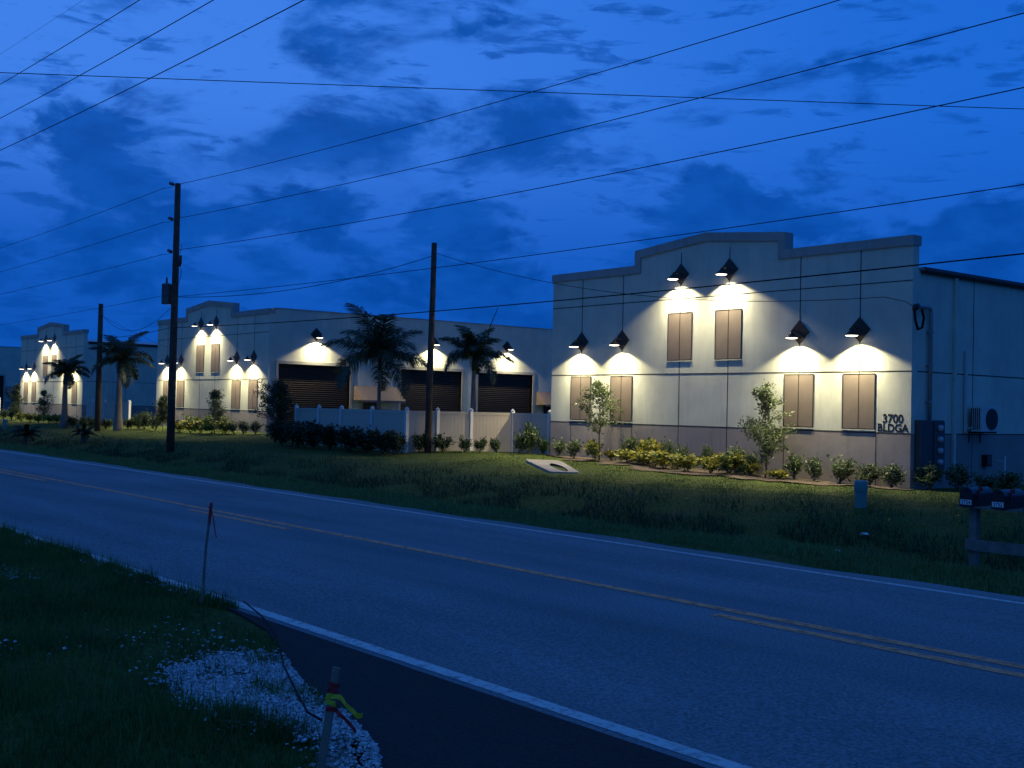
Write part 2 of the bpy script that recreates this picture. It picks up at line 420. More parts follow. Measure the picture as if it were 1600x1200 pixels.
def patch(x, y): return math.sin(x*1.9+y*2.3)+math.sin(x*.8-y*3.1+1)+math.sin(x*4.1+y*.6)
def shells():
    V = []
    n = 0
    pts = []
    while len(pts) < 11000:
        x = random.uniform(-8.8,-4.2); y = random.uniform(2.1,4.2)
        j = (x+random.gauss(0,.12), y+random.gauss(0,.07))
        if inside(j, GRAV) and not inside((x,y), APRON) and (patch(x*1.7,y*2.2) > -.9 or random.random() < .22): pts.append((x,y))
    for k in range(260):   # strays in the grass around
        x = random.gauss(-7.6,.8); y = random.gauss(3.6,.3)
        if not inside((x,y), APRON) and y < 4.4: pts.append((x,y))
    for k in range(130): pts.append((random.gauss(-12.75,.35), random.gauss(3.55,.09)))
    for k in range(45): pts.append((random.gauss(-9.1,.25), random.gauss(2.35,.16)))
    for k in range(260): pts.append((random.uniform(-16,-9.8), random.gauss(4.52,.05)))
    for x, y in pts:
        s = random.choice((.005,.007,.009,.013))*random.uniform(.7,1.3)
        c = Vector((x, y, -.012+random.uniform(0,.018)))
        q = Matrix.Rotation(random.uniform(0,6.3),3,'Z') @ Matrix.Rotation(random.gauss(0,.5),3,'X')
        P = [q @ Vector(p) for p in ((-s*1.2,-s,0),(s,-s*.8,0),(s*1.1,s,0),(-s*.8,s*.9,0),(0,0,s*.9))]
        P = [c+p for p in P]
        for t in ((0,1,4),(1,2,4),(2,3,4),(3,0,4)): V += [tuple(P[i]) for i in t]
    o = raw_mesh('shell_gravel', np.array(V), 3, M['shell']); tag(o, 'white broken shell gravel spilled beside the dark apron and through the grass', 'gravel', kind='stuff')
shells()

# planting bed below the lettered building
BED = [(-33.4,27.95),(-31,27.0),(-29.2,26.6),(-27.4,26.3),(-26,25.9),(-24.6,25.4),(-23.2,25.5),(-22.6,25.8),(-21.4,25.6),(-20.2,26.4),(-18.9,26.6),(-17.4,26.9),(-17.2,27.95)]
def draped(name, poly, m, dz, step=.3):
    P = poly; x0 = min(p[0] for p in P); x1 = max(p[0] for p in P); y0 = min(p[1] for p in P); y1 = max(p[1] for p in P)
    b = MB(); idx = {}
    nx = int((x1-x0)/step)+1; ny = int((y1-y0)/step)+1
    for j in range(ny):
        for i in range(nx):
            cx = x0+(i+.5)*step; cy = y0+(j+.5)*step
            jx, jy = cx+.25*math.sin(cy*5+cx), cy+.22*math.sin(cx*3.1)
            if inside((jx, jy), P):
                q = []
                for di, dj in ((0,0),(1,0),(1,1),(0,1)):
                    key = (i+di, j+dj)
                    if key not in idx:
                        X = x0+key[0]*step; Y = y0+key[1]*step
                        idx[key] = len(b.v); b.v.append((X, min(Y,27.97), bumpy(X,Y)+dz))
                    q.append(idx[key])
                b.f.append(q); b.m.append(0)
    return tag(b.build(name, m, smooth=True), kind='structure')
draped('planting_bed', BED, M['mulch'], .035)

# ------------------------------------------------------------------ grass
def blades(name, pts, h0, h1, w, m, label, lean=.5):
    n = len(pts); P = np.array(pts)
    ang = RNG.uniform(0, 2*np.pi, n); h = RNG.uniform(h0, h1, n)*(.6+.8*RNG.random(n)**2); ww = w*RNG.uniform(.6,1.4,n)
    la = RNG.uniform(0, 2*np.pi, n); le = np.abs(RNG.normal(0, lean, n))
    dx, dy = np.cos(ang)*ww, np.sin(ang)*ww
    tx, ty = np.cos(la)*np.sin(le)*h, np.sin(la)*np.sin(le)*h; tz = np.cos(np.minimum(le,1.3))*h
    V = np.zeros((n,3,3))
    V[:,0] = P+np.stack([-dx,-dy,np.full(n,-.01)],1); V[:,1] = P+np.stack([dx,dy,np.full(n,-.01)],1); V[:,2] = P+np.stack([tx,ty,tz],1)
    o = raw_mesh(name, V.reshape(-1,3), 3, m); return tag(o, label, 'grass', kind='stuff')
# camera-side verge
pts = []
def patch(x, y): return math.sin(x*1.9+y*2.3)+math.sin(x*.8-y*3.1+1)+math.sin(x*4.1+y*.6)
while len(pts) < 105000:
    x = -3.4-13.5*random.random()**1.15; y = random.uniform(.4,4.62)
    if inside((x,y), APRON) or (x > -9.75 and y > 4.32): continue
    if y > 4.56+.05*math.sin(x*7)+.05*math.sin(x*3.1) : continue
    if inside((x,y), GRAV):
        if random.random() > (.5 if patch(x*1.7,y*2.2) < -.9 else .05): continue
    elif -9.4 < x < -6.6 and 3.2 < y < 4.4 and random.random() < .55: continue
    elif random.random() < .45 and patch(x,y) < -.5: continue
    pts.append((x, y, bumpy(x,y)))
for cx_, cy_, n_ in ((-6.7,3.45,420),(-5.85,3.08,700),(-7.45,3.8,350),(-6.2,3.0,600),(-5.45,3.2,260)):
    for k in range(n_):
        x = random.gauss(cx_,.13); y = random.gauss(cy_,.07)
        if not inside((x,y), APRON): pts.append((x,y,bumpy(x,y)))
blades('verge_grass', pts, .05, .125, .0042, M['grass'], 'rough uncut green grass on the verge in front of the road', .6)
pts = []
while len(pts) < 5200:
    x = random.uniform(-17,-9.55); y = 4.63-abs(random.gauss(0,.10))
    if random.random() < .25+.75*(patch(x*1.5,y) > -.4): pts.append((x,y,bumpy(x,y)))
blades('edge_grass', pts, .07, .155, .0045, M['grass'], 'longer green grass leaning over the near edge line of the road', .5)
pts = []
for k in range(420):
    x = random.uniform(-16,-9.6); y = random.uniform(3.6,4.5); pts.append((x,y,bumpy(x,y)))
blades('tall_grass_stalks', pts, .16, .36, .003, M['grass'], 'thin tall grass stalks rising along the near road edge', .35)
# far side: roadside strip, ditch and lawn
pts = []
while len(pts) < 210000:
    y = random.uniform(11.8, 27.9); x = -6-100*random.random()**1.4
    d = math.hypot(x, y)
    if random.random() > min(1, (24/d)**1.1): continue
    if inside((x,y), BED) and random.random() > .12: continue
    if y < 12.0+.18*math.sin(x*1.1)+.1*math.sin(x*3.7): continue
    if -.75 < (y-24.0-(x+27.9)*-.62) < .75 and -30.8 < x < -25.2: continue
    pts.append((x, y, bumpy(x,y)))
blades('lawn_grass', pts, .022, .058, .012, M['lawn'], 'mown lawn and rough ditch grass between road and buildings', .6)
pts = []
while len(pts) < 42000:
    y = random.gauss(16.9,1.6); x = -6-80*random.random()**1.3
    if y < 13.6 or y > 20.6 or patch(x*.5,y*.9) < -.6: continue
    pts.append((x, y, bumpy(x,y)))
blades('shade_toned_weeds', pts, .10, .26, .012, M['weeds'], 'taller roadside ditch weeds, shade of the unlit band put into their colour', .7)

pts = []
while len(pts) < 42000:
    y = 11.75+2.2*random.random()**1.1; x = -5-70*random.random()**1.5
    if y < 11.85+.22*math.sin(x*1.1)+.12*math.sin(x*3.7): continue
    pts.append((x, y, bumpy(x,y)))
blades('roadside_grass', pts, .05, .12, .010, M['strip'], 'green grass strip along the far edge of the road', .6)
# ------------------------------------------------------------------ buildings
HW = 7.42; FY = 28.0
LAMPX = [-5.80,-3.73,-1.05,1.0,3.72,5.78]
def lampz(i): return 6.27 if i in (2,3) else 4.21
def building(cx, side, label, full=True):
    root = empty('commercial_building', (cx, FY, 0), label=label, cat='building', group='matching stucco warehouse buildings')
    B0 = -.7
    top = [(HW,6.68),(3.13,6.68),(3.13,7.20),(0,7.50),(-3.13,7.20),(-3.13,6.70),(-HW,6.70)]
    # front wall: upper and lower paint, reveal joints
    w = MB()
    w.prism([(-HW,1.34),(HW,1.34)]+top, 0, .28, 0)
    w.prism([(-HW,B0),(HW,B0),(HW,1.335),(-HW,1.335)], -.004, .28, 1)
    def hj(z, d=.016): w.box(-HW+.002, HW-.002, -.006, .02, z-d, z+d, 2)
    def vj(x, z0, z1, d=.014): w.box(x-d, x+d, -.0065, .02, z0, z1, 2)
    hj(1.34,.02); hj(3.03); hj(5.48,.013)
    for i, x in enumerate(LAMPX):
        if i in (2,3): vj(x, B0, 6.98)
        else: vj(x, 3.0, 6.44)
    for x in (-6.3,-3.2,3.2,6.35): vj(x, B0, 1.33)
    w.build('facade_wall', [M['cream'],M['taupe'],M['joint']], root)
    t = MB()
    outer = [(-HW-.03,6.72),(-3.16,6.72),(-3.16,7.22),(0,7.53),(3.16,7.22),(3.16,6.70),(HW+.03,6.70)]
    inner = [(-HW-.03,6.45),(-2.90,6.45),(-2.90,6.97),(0,7.255),(2.90,6.97),(2.90,6.43),(HW+.03,6.43)]
    for i in range(6):
        t.prism([inner[i],inner[i+1],outer[i+1],outer[i]], -.055, .34)
    t.build('parapet_trim', M['trim'], root)
    # windows
    wins = [(x, 1.42, 2.96) for x in (LAMPX[0],LAMPX[1],LAMPX[4],LAMPX[5])]+[(LAMPX[2],3.46,5.04),(LAMPX[3],3.46,5.04)]
    src = None
    for x, z0, z1 in wins:
        if src is None:
            f = MB(); h = 1.56; a = .535
            f.box(-a,-a+.025,-.022,-.001,0,h); f.box(a-.025,a,-.022,-.001,0,h); f.box(-a+.025,a-.025,-.022,-.001,0,.028); f.box(-a+.025,a-.025,-.022,-.001,h-.022,h); f.box(-.012,.012,-.022,-.001,.028,h-.022)
            fo = f.build('window', M['bronze'], root)
            for sgn in (-1,1):
                p = MB(); p.box(*sorted((sgn*.0121, sgn*(a-.0251))), -.017, -.002, .0281, h-.0221); p.build('panel', M['shutter'], fo)
            sl = MB(); sl.box(-a-.02,a+.02,-.024,-.001,-.03,-.001); sl.build('sill', M['cream'], fo)
            src = fo
        else: fo = copy_tree(src, root)
        fo.location = (x, -.004, z0)
    # far walls, roof
    D = 42 if side == 'eave' else 36
    zt = 5.72 if side == 'eave' else 6.66
    lw = MB(); lw.box(-HW+.002,-HW+.25,.282,D,B0,zt); lw.box(-HW+.25,HW-.25,D-.25,D,B0,zt); lw.build('rear_wall', M['cream'], root)
    rf = MB()
    if side == 'eave':
        rf.prism([(-HW-.15,5.78),(0,6.35),(HW+.12,5.78),(HW+.12,5.84),(0,6.41),(-HW-.15,5.84)], .345, D+.2)
    else: rf.box(-HW+.26,HW-.26,.345,D-.26,6.1,6.2)
    rf.build('roof', M['roofm'], root)
    sw = MB(); X1 = HW-.003; X0 = HW-.22
    if side == 'eave':
        sw.box(X0,X1,.283,D,1.345,5.77,0); sw.box(X0,X1+.003,.283,D,B0,1.34,1)
        sw.box(X0,X1+.006,.283,D,1.325,1.357,2); sw.box(X0,X1+.004,.283,D,3.015,3.047,2)
        for y in (3.08,7.3,12.1,17,22,27,32): sw.box(X0,X1+.005,y-.014,y+.014,B0,5.74,2)
        sw.build('side_wall', [M['cream'],M['taupe'],M['joint']], root)
        g = MB(); g.prism([(HW+.001,5.70),(HW+.10,5.70),(HW+.14,5.775),(HW+.14,5.86),(HW+.001,5.86)], .35, D); g.build('gutter', M['gutter'], root)
        for y in (2.05, 15.0):
            d = MB(); d.box(HW+.005,HW+.085,y-.05,y+.05,-.05,5.70)
            for z in (1.0,2.9,4.8): d.box(HW+.004,HW+.092,y-.07,y+.07,z-.02,z+.02)
            d.build('downspout', M['cream'], root)
    else:
        doors = [(.58,4.90),(8.20,12.43),(13.62,17.82),(21.2,25.4),(26.6,30.8)]
        pdoors = [(5.75,6.75),(18.75,19.75),(31.5,32.5)]
        cuts = sorted([(a,c,3.85) for a, c in doors]+[(a,c,2.12) for a, c in pdoors])
        y = .283
        for a, c, h in cuts:
            sw.box(X0,X1,y,a,1.345,6.69,0); sw.box(X0,X1+.003,y,a,B0,1.34,1)
            sw.box(X0,X1,a,c,h,6.69,0); y = c
        sw.box(X0,X1,y,D,1.345,6.69,0); sw.box(X0,X1+.003,y,D,B0,1.34,1)
        sw.build('side_wall', [M['cream'],M['taupe'],M['joint']], root)
        cp = MB(); cp.box(X0-.03,X1+.03,.345,D,6.69,6.76); cp.build('parapet_cap', M['trim'], root)
        for a, c in doors:
            fr = MB(); q = .16
            fr.box(X1-.18,X1+.05,a-q,a,B0,3.85+q); fr.box(X1-.18,X1+.05,c,c+q,B0,3.85+q); fr.box(X1-.18,X1+.05,a,c,3.85,3.85+q)
            fr.build('door_surround', M['trim'], root)
            s = MB(); n = 34; z0 = .0; hh = 3.86/n
            for k in range(n):
                za = z0+k*hh
                prof = [(X1-.19, za), (X1-.155, za+hh*.2), (X1-.145, za+hh*.5), (X1-.155, za+hh*.8), (X1-.19, za+hh)]
                for (xa, zz), (xb, zb) in zip(prof[:-1], prof[1:]): s.quad((xa,a,zz),(xa,c,zz),(xb,c,zb),(xb,a,zb))
            s.build('roller_door', M['slat'], root, fix=False)
        for a, c in pdoors:
            dd = MB(); dd.box(X1-.15,X1-.10,a,c,B0,2.12); dd.box(X1-.1,X1-.06,c-.15,c-.1,1.0,1.12); dd.build('entrance_door', M['door'], root)
            fr = MB(); fr.box(X1-.1,X1+.03,a-.09,a,B0,2.2); fr.box(X1-.1,X1+.03,c,c+.09,B0,2.2); fr.box(X1-.1,X1+.03,a,c,2.12,2.2); fr.build('door_casing', M['trim'], root)
            a0, c0 = a-.6, c+1.2
            w_ = MB(); pr = .95
            p = [(X1+.005,2.84),(X1+pr,2.05),(X1+pr,1.93),(X1+pr-.015,1.93),(X1+pr-.015,2.04),(X1+.005,2.81)]
            w_.prism([(x, z) for x, z in p], a0, c0)
            for yy in (a0,c0-.012): w_.add([(X1+.005,yy,2.80),(X1+pr-.03,yy,2.04),(X1+.005,yy,2.04),(X1+.005,yy+.012,2.80),(X1+pr-.03,yy+.012,2.04),(X1+.005,yy+.012,2.04)], [(0,1,2),(3,5,4),(0,3,4,1),(1,4,5,2),(2,5,3,0)])
            w_.build('awning', M['awn'], root)
    return root

CXS = dict(A=-25.22, B=-62.63, C=-91.0, D=-128.6)
NM = dict(A='the building lettered BLDGA', B='the middle warehouse', C='the farthest gabled warehouse', D='the wall cut off by the left edge')
building(CXS['A'], 'eave', 'largest cream warehouse at right, stepped gable front lettered 3700 BLDGA')
building(CXS['B'], 'parapet', 'cream warehouse in the middle with three dark rolling doors along its side')
building(CXS['C'], 'eave', 'small far cream warehouse with stepped gable behind the left palms')
building(CXS['D'], 'parapet', 'warehouse side wall with an awning cut off by the left photo edge')

# ------------------------------------------------------------------ wall lamps
def make_lamp():
    root = empty('wall_lamp', (0,0,0))
    p = MB(); r = .352
    p.prism([(0,-r),(r,0),(0,r),(-r,0)], -.032, -.001); p.build('mounting_plate', M['bronze'], root)
    a = MB(); a.tube([(0,-.03,.0),(0,-.16,.02),(0,-.27,.05),(0,-.34,.045),(0,-.375,.0),(0,-.38,-.03)], .014, 8); a.lathe([(0,-.0),(.05,0),(.05,.02),(0,.02)], 12, (0,-.042,-.01)); a.build('arm', M['bronze'], root, smooth=True)
    s = MB(); s.lathe([(.0,-.012),(.04,-.012),(.05,-.05),(.075,-.07),(.12,-.115),(.180,-.172),(.186,-.19),(.180,-.19),(.174,-.172),(.115,-.120),(.07,-.078),(0,-.07)], 28, (0,-.38,0)); s.build('shade', M['bronze'], root, smooth=True)
    l = MB(); l.lathe([(0,-.165),(.165,-.165),(.170,-.190),(.150,-.203),(.09,-.213),(0,-.217)], 24, (0,-.38,0)); l.build('lens', M['lens'], root, smooth=True)
    li = bpy.data.lights.new('lamp_beam', 'SPOT'); li.energy = LAMP_W; li.color = (1,.86,.50); li.spot_size = R(131); li.spot_blend = .22; li.shadow_soft_size = .035
    lo = bpy.data.objects.new('lamp_beam', li); COL.objects.link(lo); lo.parent = root; lo.location = (0,-.38,-.235)
    l2 = bpy.data.lights.new('lamp_core', 'SPOT'); l2.energy = LAMP_C; l2.color = (1,.88,.56); l2.spot_size = R(118); l2.spot_blend = 1.0; l2.shadow_soft_size = .03
    o2 = bpy.data.objects.new('lamp_core', l2); COL.objects.link(o2); o2.parent = root; o2.location = (0,-.38,-.24)
    return root
LAMP_W = 280; LAMP_C = 500
proto = make_lamp(); first = True
def put_lamp(loc, rz, label, group, boost=1.0):
    global first
    o = proto if first else copy_tree(proto); first = False
    o.location = loc; o.rotation_euler = (0,0,rz); tag(o, label, 'wall lamp', group)
    for c in o.children:
        if c.type == 'LIGHT': c.data = c.data.copy(); c.data.energy *= random.uniform(.84,1.12)*boost; c.data.color = (1, c.data.color[1]+random.uniform(-.02,.02), c.data.color[2]+random.uniform(-.05,.05)); c.rotation_euler = (R(random.uniform(-2,3)), R(random.uniform(-3,3)), 0)
WH = ['the leftmost window','the second lower window','the left upper window','the right upper window','the third lower window','the rightmost window']
for k in 'ABC':
    for i, x in enumerate(LAMPX):
        put_lamp((CXS[k]+x, FY-.006, lampz(i)), 0, f'lit gooseneck lamp above {WH[i]} of {NM[k]}', 'gooseneck lamps on the building fronts')
for y, w_ in ((30.77,'nearest'),(38.36,'middle'),(43.76,'farthest')):
    put_lamp((CXS['B']+HW+.001, y, 5.49), R(90), f'lit gooseneck lamp on diamond plate over the {w_} dark rolling door', 'gooseneck lamps over the rolling doors')

for y, w_ in ((30.85,'nearer'),(38.4,'farther')):
    put_lamp((CXS['A']-HW+.001, y, 5.49), R(-90), f'{w_} lamp on the hidden courtyard side of the lettered building, lighting the beige fence panels', 'gooseneck lamps in the courtyard', 3.6)
# ------------------------------------------------------------------ fixtures on the lettered building
XW = CXS['A']+HW
def text(name, body, size, loc, rot, m, parent, ext=.012, off=.0, align='CENTER'):
    c = bpy.data.curves.new(name, 'FONT'); c.body = body; c.size = size; c.extrude = ext; c.offset = off; c.align_x = align; c.resolution_u = 4
    c.materials.append(m)
    o = bpy.data.objects.new(name+'_curve', c); COL.objects.link(o)
    bpy.context.view_layer.update()
    me = bpy.data.meshes.new_from_object(o.evaluated_get(bpy.context.evaluated_depsgraph_get()))
    bpy.data.objects.remove(o)
    o = bpy.data.objects.new(name, me); COL.objects.link(o); o.parent = parent; o.location = loc; o.rotation_euler = rot
    return o
sg = empty('address_lettering', (-18.35,FY-.001,1.385), label='black raised letters 3700 BLDGA beside the lower right window', cat='lettering')
text('numerals', '3700', .325, (0,-.003,.245), (R(90),0,0), M['text'], sg, .0015, .009)
text('letters', 'BLDGA', .30, (.0,-.003,.0), (R(90),0,0), M['text'], sg, .0015, .009)

mc = empty('meter_cabinet', (XW,28.72,.34), label='tall dark electric meter cabinet with round meters by the building corner', cat='meter cabinet')
q = MB(); q.box(.005,.22,-.55,.55,0,1.38); q.build('cabinet', M['meter'], mc, bevel=.01)
q = MB(); q.box(.221,.25,.02,.53,.03,1.35); q.build('meter_panel', M['meter'], mc)
for z in (.18,.49,.80,1.11):
    q = MB(); q.lathe([(.085,.0),(.085,.05),(.075,.09),(.0,.11)], 16); o = q.build('meter', M['glass'], mc, smooth=True); o.location = (.25,.27,z+.06); o.rotation_euler = (0,R(90),0)
cd = empty('service_conduit', (XW,28.75,1.72), label='grey service mast pipe bent to the wall with weatherhead above the meters', cat='conduit')
q = MB(); q.tube([(.09,0,0),(.09,0,2.9),(.10,-.04,3.02),(.12,-.16,3.06),(.14,-.62,3.06),(.15,-.78,3.02)], .055, 10); q.build('mast_pipe', M['conduit'], cd, smooth=True)
for z in (.5,1.5,2.4): q = MB(); q.box(.001,.15,-.08,.08,z-.02,z+.02); q.build('strap', M['conduit'], cd)
q = MB(); q.tube([(.15,-.74,3.06),(.16,-.86,3.02),(.17,-.95,2.93)], [.07,.09,.05], 10); q.build('weatherhead', M['dark'], cd, smooth=True)
q = MB(); q.tube([(.16,-.92,2.95),(.2,-.93,2.65),(.2,-.80,2.42),(.2,-.60,2.48),(.2,-.52,2.75),(.19,-.62,2.98)], .035, 8); q.build('drip_loop', M['wire'], cd, smooth=True)

ac = empty('air_conditioner', (XW,31.2,1.40), label='wall mounted air conditioner outdoor unit with round fan grille', cat='air conditioner')
q = MB(); q.box(.12,.46,-.42,.42,.02,.74); q.build('casing', M['acm'], ac, bevel=.015)
q = MB(); q.lathe([(.0,.0),(.05,.0),(.05,.012),(.26,.012),(.27,.0),(.30,.0),(.30,.03),(0,.03)], 28); o = q.build('fan_grille', M['dark'], ac); o.location = (.461,.10,.38); o.rotation_euler = (0,R(90),0)
q = MB()
for k in range(5): q.box(.13+k*.06,.16+k*.06,-.425,-.4205,.08,.68)
q.build('side_louvre', M['dark'], ac)
for y in (-.3,.3): q = MB(); q.prism([(.005,-.3),(.03,-.3),(.03,-.02),(.5,-.02),(.5,.019),(.005,.019)], y-.02, y+.02); q.build('bracket', M['dark'], ac)
q = MB(); q.box(.03,.09,-.62,-.54,.0,2.3); q.tube([(.06,-.58,.3),(.1,-.5,.1),(.2,-.43,.15)], .02, 8); q.build('pipe_cover', M['acm'], ac)
hb = empty('hose_bib_box', (XW,31.75,.42), label='small dark utility box low on the side wall by a white pipe', cat='utility box')
q = MB(); q.box(.004,.16,-.14,.14,0,.34); q.build('box', M['dark'], hb); q = MB(); q.box(.16,.175,-.1,.1,.06,.28); q.build('cover', M['meter'], hb)
pv = empty('standpipe', (XW+.5,32.0,-.2), label='thin white pipe standing in the plants beside the dark side wall', cat='pipe')
q = MB(); q.tube([(0,0,0),(0,0,.93)], .025, 8); q.build('riser', M['pvc'], pv); q = MB(); q.tube([(0,0,.75),(-.05,0,.78),(-.34,0,.82)], .013, 6); q.build('tap', M['pvc'], pv)

# ------------------------------------------------------------------ fences
def fence(name, posts, label, zoff=0, hgt=1.74):
    z0 = terrain(*posts[0])
    root = empty('vinyl_fence', (posts[0][0], posts[0][1], 0), label=label, cat='fence', group='white vinyl privacy fences')
    ox, oy = posts[0]
    P = MB(); P.box(-.064,.064,-.064,.064,0,hgt+.02); P.lathe([(.095,hgt+.02),(.095,hgt+.06),(.0,hgt+.13)], 4, (0,0,0)); po = None
    for x, y in posts:
        if po is None: po = P.build('post', M['vinyl'], root); c = po
        else: c = copy_tree(po, root)
        c.location = (x-ox, y-oy, -.1); c.rotation_euler = (0,0,name)
    for (xa, ya), (xb, yb) in zip(posts[:-1], posts[1:]):
        L = math.hypot(xb-xa, yb-ya); a = math.atan2(yb-ya, xb-xa)
        p = MB(); n = max(4, int(L/.15)); st = (L-.128)/n
        for k in range(n): p.box(.064+k*st+.004, .064+(k+1)*st-.004, -.018, .018, .16, hgt-.12)
        p.box(.064, L-.064, -.010, .010, .15, hgt-.12)
        p.box(.064, L-.064, -.028, .028, hgt-.14, hgt-.03); p.box(.064, L-.064, -.028, .028, .05, .17)
        o = p.build('fence_panel', M['vinyltan'], root); o.location = (xa-ox, ya-oy, -.1); o.rotation_euler = (0,0,a)
P0 = Vector((-37.2,24.7)); P1 = Vector((-35.65,28.62))
fr = [(-45.9,24.7),(-43.9,24.7),(-42.04,24.7),(-39.66,24.7)]+[tuple(P0+(P1-P0)*t) for t in (0,.285,.60,1.0)]+[(-33.42,28.62),(-32.72,28.62)]
fence(0.0, fr, 'white privacy fence turning a corner between middle warehouse and lettered building')
fence(0.0, [(-77.6,26.4),(-76.6,26.4),(-74.4,26.4),(-72.2,26.4),(-70.3,26.4),(-67.9,26.4),(-65.6,26.4)][:4]+[(-70.2,26.4)], 'white fence behind the palms between the two left warehouses')
fence(0.0, [(-103.6,26.6),(-101.2,26.6),(-98.9,26.6)], 'short white fence at the far left beside the farthest gabled warehouse')

# ------------------------------------------------------------------ culvert, pedestal, debris
cv = empty('culvert_end', (-28,24.3,0), label='pale concrete culvert end slab with dark oval opening in the lawn', cat='culvert')
def culvert():
    TL, TR, BR, BL = [Vector((x, y, terrain(x, y)+.055)) for x, y in ((-30.7,25.2),(-29.5,25.75),(-25.4,22.95),(-26.0,22.35))]
    def at(u, v): return (TL*(1-u)+BL*u)*(1-v)+(TR*(1-u)+BR*u)*v
    n = 48; b = MB(); ins, out, low = [], [], []
    uc, vc = .64, .58
    for k in range(n):
        a = 2*math.pi*k/n; ca, sa = math.cos(a), math.sin(a)
        ins.append(at(uc+.31*ca, vc+.18*sa))
        t = min((1-uc)/ca if ca > 1e-6 else (-uc/ca if ca < -1e-6 else 9), (1-vc)/sa if sa > 1e-6 else (-vc/sa if sa < -1e-6 else 9))
        out.append(at(uc+t*ca, vc+t*sa))
    o = Vector((-28,24.3,0))
    vs = [p-o for p in ins]+[p-o for p in out]+[p-o+Vector((0,0,-.4)) for p in out]+[p-o+Vector((-.25,.1,-.38)) for p in ins]
    fs = []
    for k in range(n):
        j = (k+1) % n
        fs += [(k,j,n+j,n+k),(n+k,n+j,2*n+j,2*n+k)]
    pv_ = vs[:n]+vs[3*n:]; m = [(k,n+k,n+(k+1) % n,(k+1) % n) for k in range(n)]+[tuple(n+k for k in range(n))]
    b.add(vs[:3*n], fs, 0)
    b.build('slab', M['concrete'], cv, smooth=False)
    p = MB(); p.add(pv_, m, 0); p.build('pipe_mouth', M['cdark'], cv)
culvert()
def pedestal(loc, s, label):
    r = empty('utility_pedestal', loc, label=label, cat='utility pedestal', group='round green utility pedestals'); r.scale = (s,s,s)
    q = MB(); q.lathe([(.12,-.1),(.12,.50),(.128,.50),(.128,.42)], 20); q.build('base_tube', M['pedestal'], r, smooth=False)
    q = MB(); q.lathe([(.131,.36),(.135,.38),(.135,.55),(.12,.58),(.07,.595),(0,.6)], 20); q.build('cap', M['pedestal'], r, smooth=True)
pedestal((-14.29,20.7,-.12), 1.0, 'green round utility pedestal on the lawn in front of the lettered building')
pedestal((-72.85,19.95,-.16), 1.05, 'far round utility pedestal at the left edge beside a small palm')
for (x, y, s), lb in zip([(-12.54,18.29,.15),(-19.58,16.66,.17),(-12.28,17.16,.09)], ['largest white scrap of litter, on the ditch slope left of the mailboxes','flat white scrap of litter in the ditch grass below the culvert','smallest pale scrap of litter low in the ditch near the mailboxes']):
    q = MB(); n = 6; vs = [(s*random.uniform(-1,1)*.7+s*math.cos(i)*.3, s*random.uniform(-.6,.6), s*random.uniform(0,.55)) for i in range(14)]
    bm = bmesh.new(); [bm.verts.new(v) for v in vs]; bmesh.ops.convex_hull(bm, input=bm.verts)
    me = bpy.data.meshes.new('litter'); bm.to_mesh(me); bm.free(); me.materials.append(M['paper'])
    o = bpy.data.objects.new('litter', me); COL.objects.link(o); o.location = (x, y, bumpy(x,y)+.03); tag(o, lb, 'litter', 'scraps of litter in the ditch')

# ------------------------------------------------------------------ mailboxes
MY = 13.6; mz = 1.8
def mailbox(x, num, label):
    r = empty('mailbox', (x, MY, .70), label=label, cat='mailbox', group='mailboxes in a row on a wooden stand')
    w, h, d = .083, .15, .48
    arch = [(-w,0),(w,0),(w,h)]+[(w*math.cos(a), h+w*math.sin(a)) for a in np.linspace(.2, math.pi-.2, 9)]+[(-w,h)]
    q = MB(); q.prism(arch, 0, d); q.build('body', M['mbox'], r)
    arch2 = [(x_*1.06, z_*1.03-.003) for x_, z_ in arch]
    q = MB(); q.prism(arch2, -.014, -.001); q.box(-.02,.02,-.03,-.0141,h+.04,h+.055); dr = q.build('door', M['mbox'], r)
    q = MB(); q.box(-.074,.074,-.018,-.0145,.022,.082); pl = q.build('number_plate', M['plate'], r)
    text('number', num, .062, (0,-.0185,.03), (R(90),0,0), M['text'], pl, .0006, .0012)
    q = MB(); q.box(w+.001,w+.008,.12,.15,.10,.24); q.box(w+.001,w+.008,.15,.22,.19,.24); q.build('flag', M['red'], r)
mailbox(-7.85, '3724', 'black arched mailbox numbered 3724 over the wooden post')
mailbox(-7.43, '3732', 'second black mailbox from the post, number plate ending in 2')
mailbox(-7.02, '3740', 'black mailbox cut off by the right photo edge')
st = empty('mailbox_stand', (-7.85,MY+.2,-.1), label='grey wooden post and rails carrying the row of mailboxes', cat='mailbox stand')
q = MB(); q.box(-.05,.05,-.05,.05,-.3,.775); q.build('post', M['lumber'], st, bevel=.006)
q = MB(); q.box(1.6,1.7,-.05,.05,-.3,.775); q.build('post', M['lumber'], st, bevel=.006)
q = MB(); q.box(-.14,1.8,-.16,.16,.776,.798); q.build('shelf_board', M['lumber'], st)
q = MB(); q.box(-.08,1.75,-.09,-.051,.24,.38); q.build('rail', M['lumber'], st, bevel=.005)

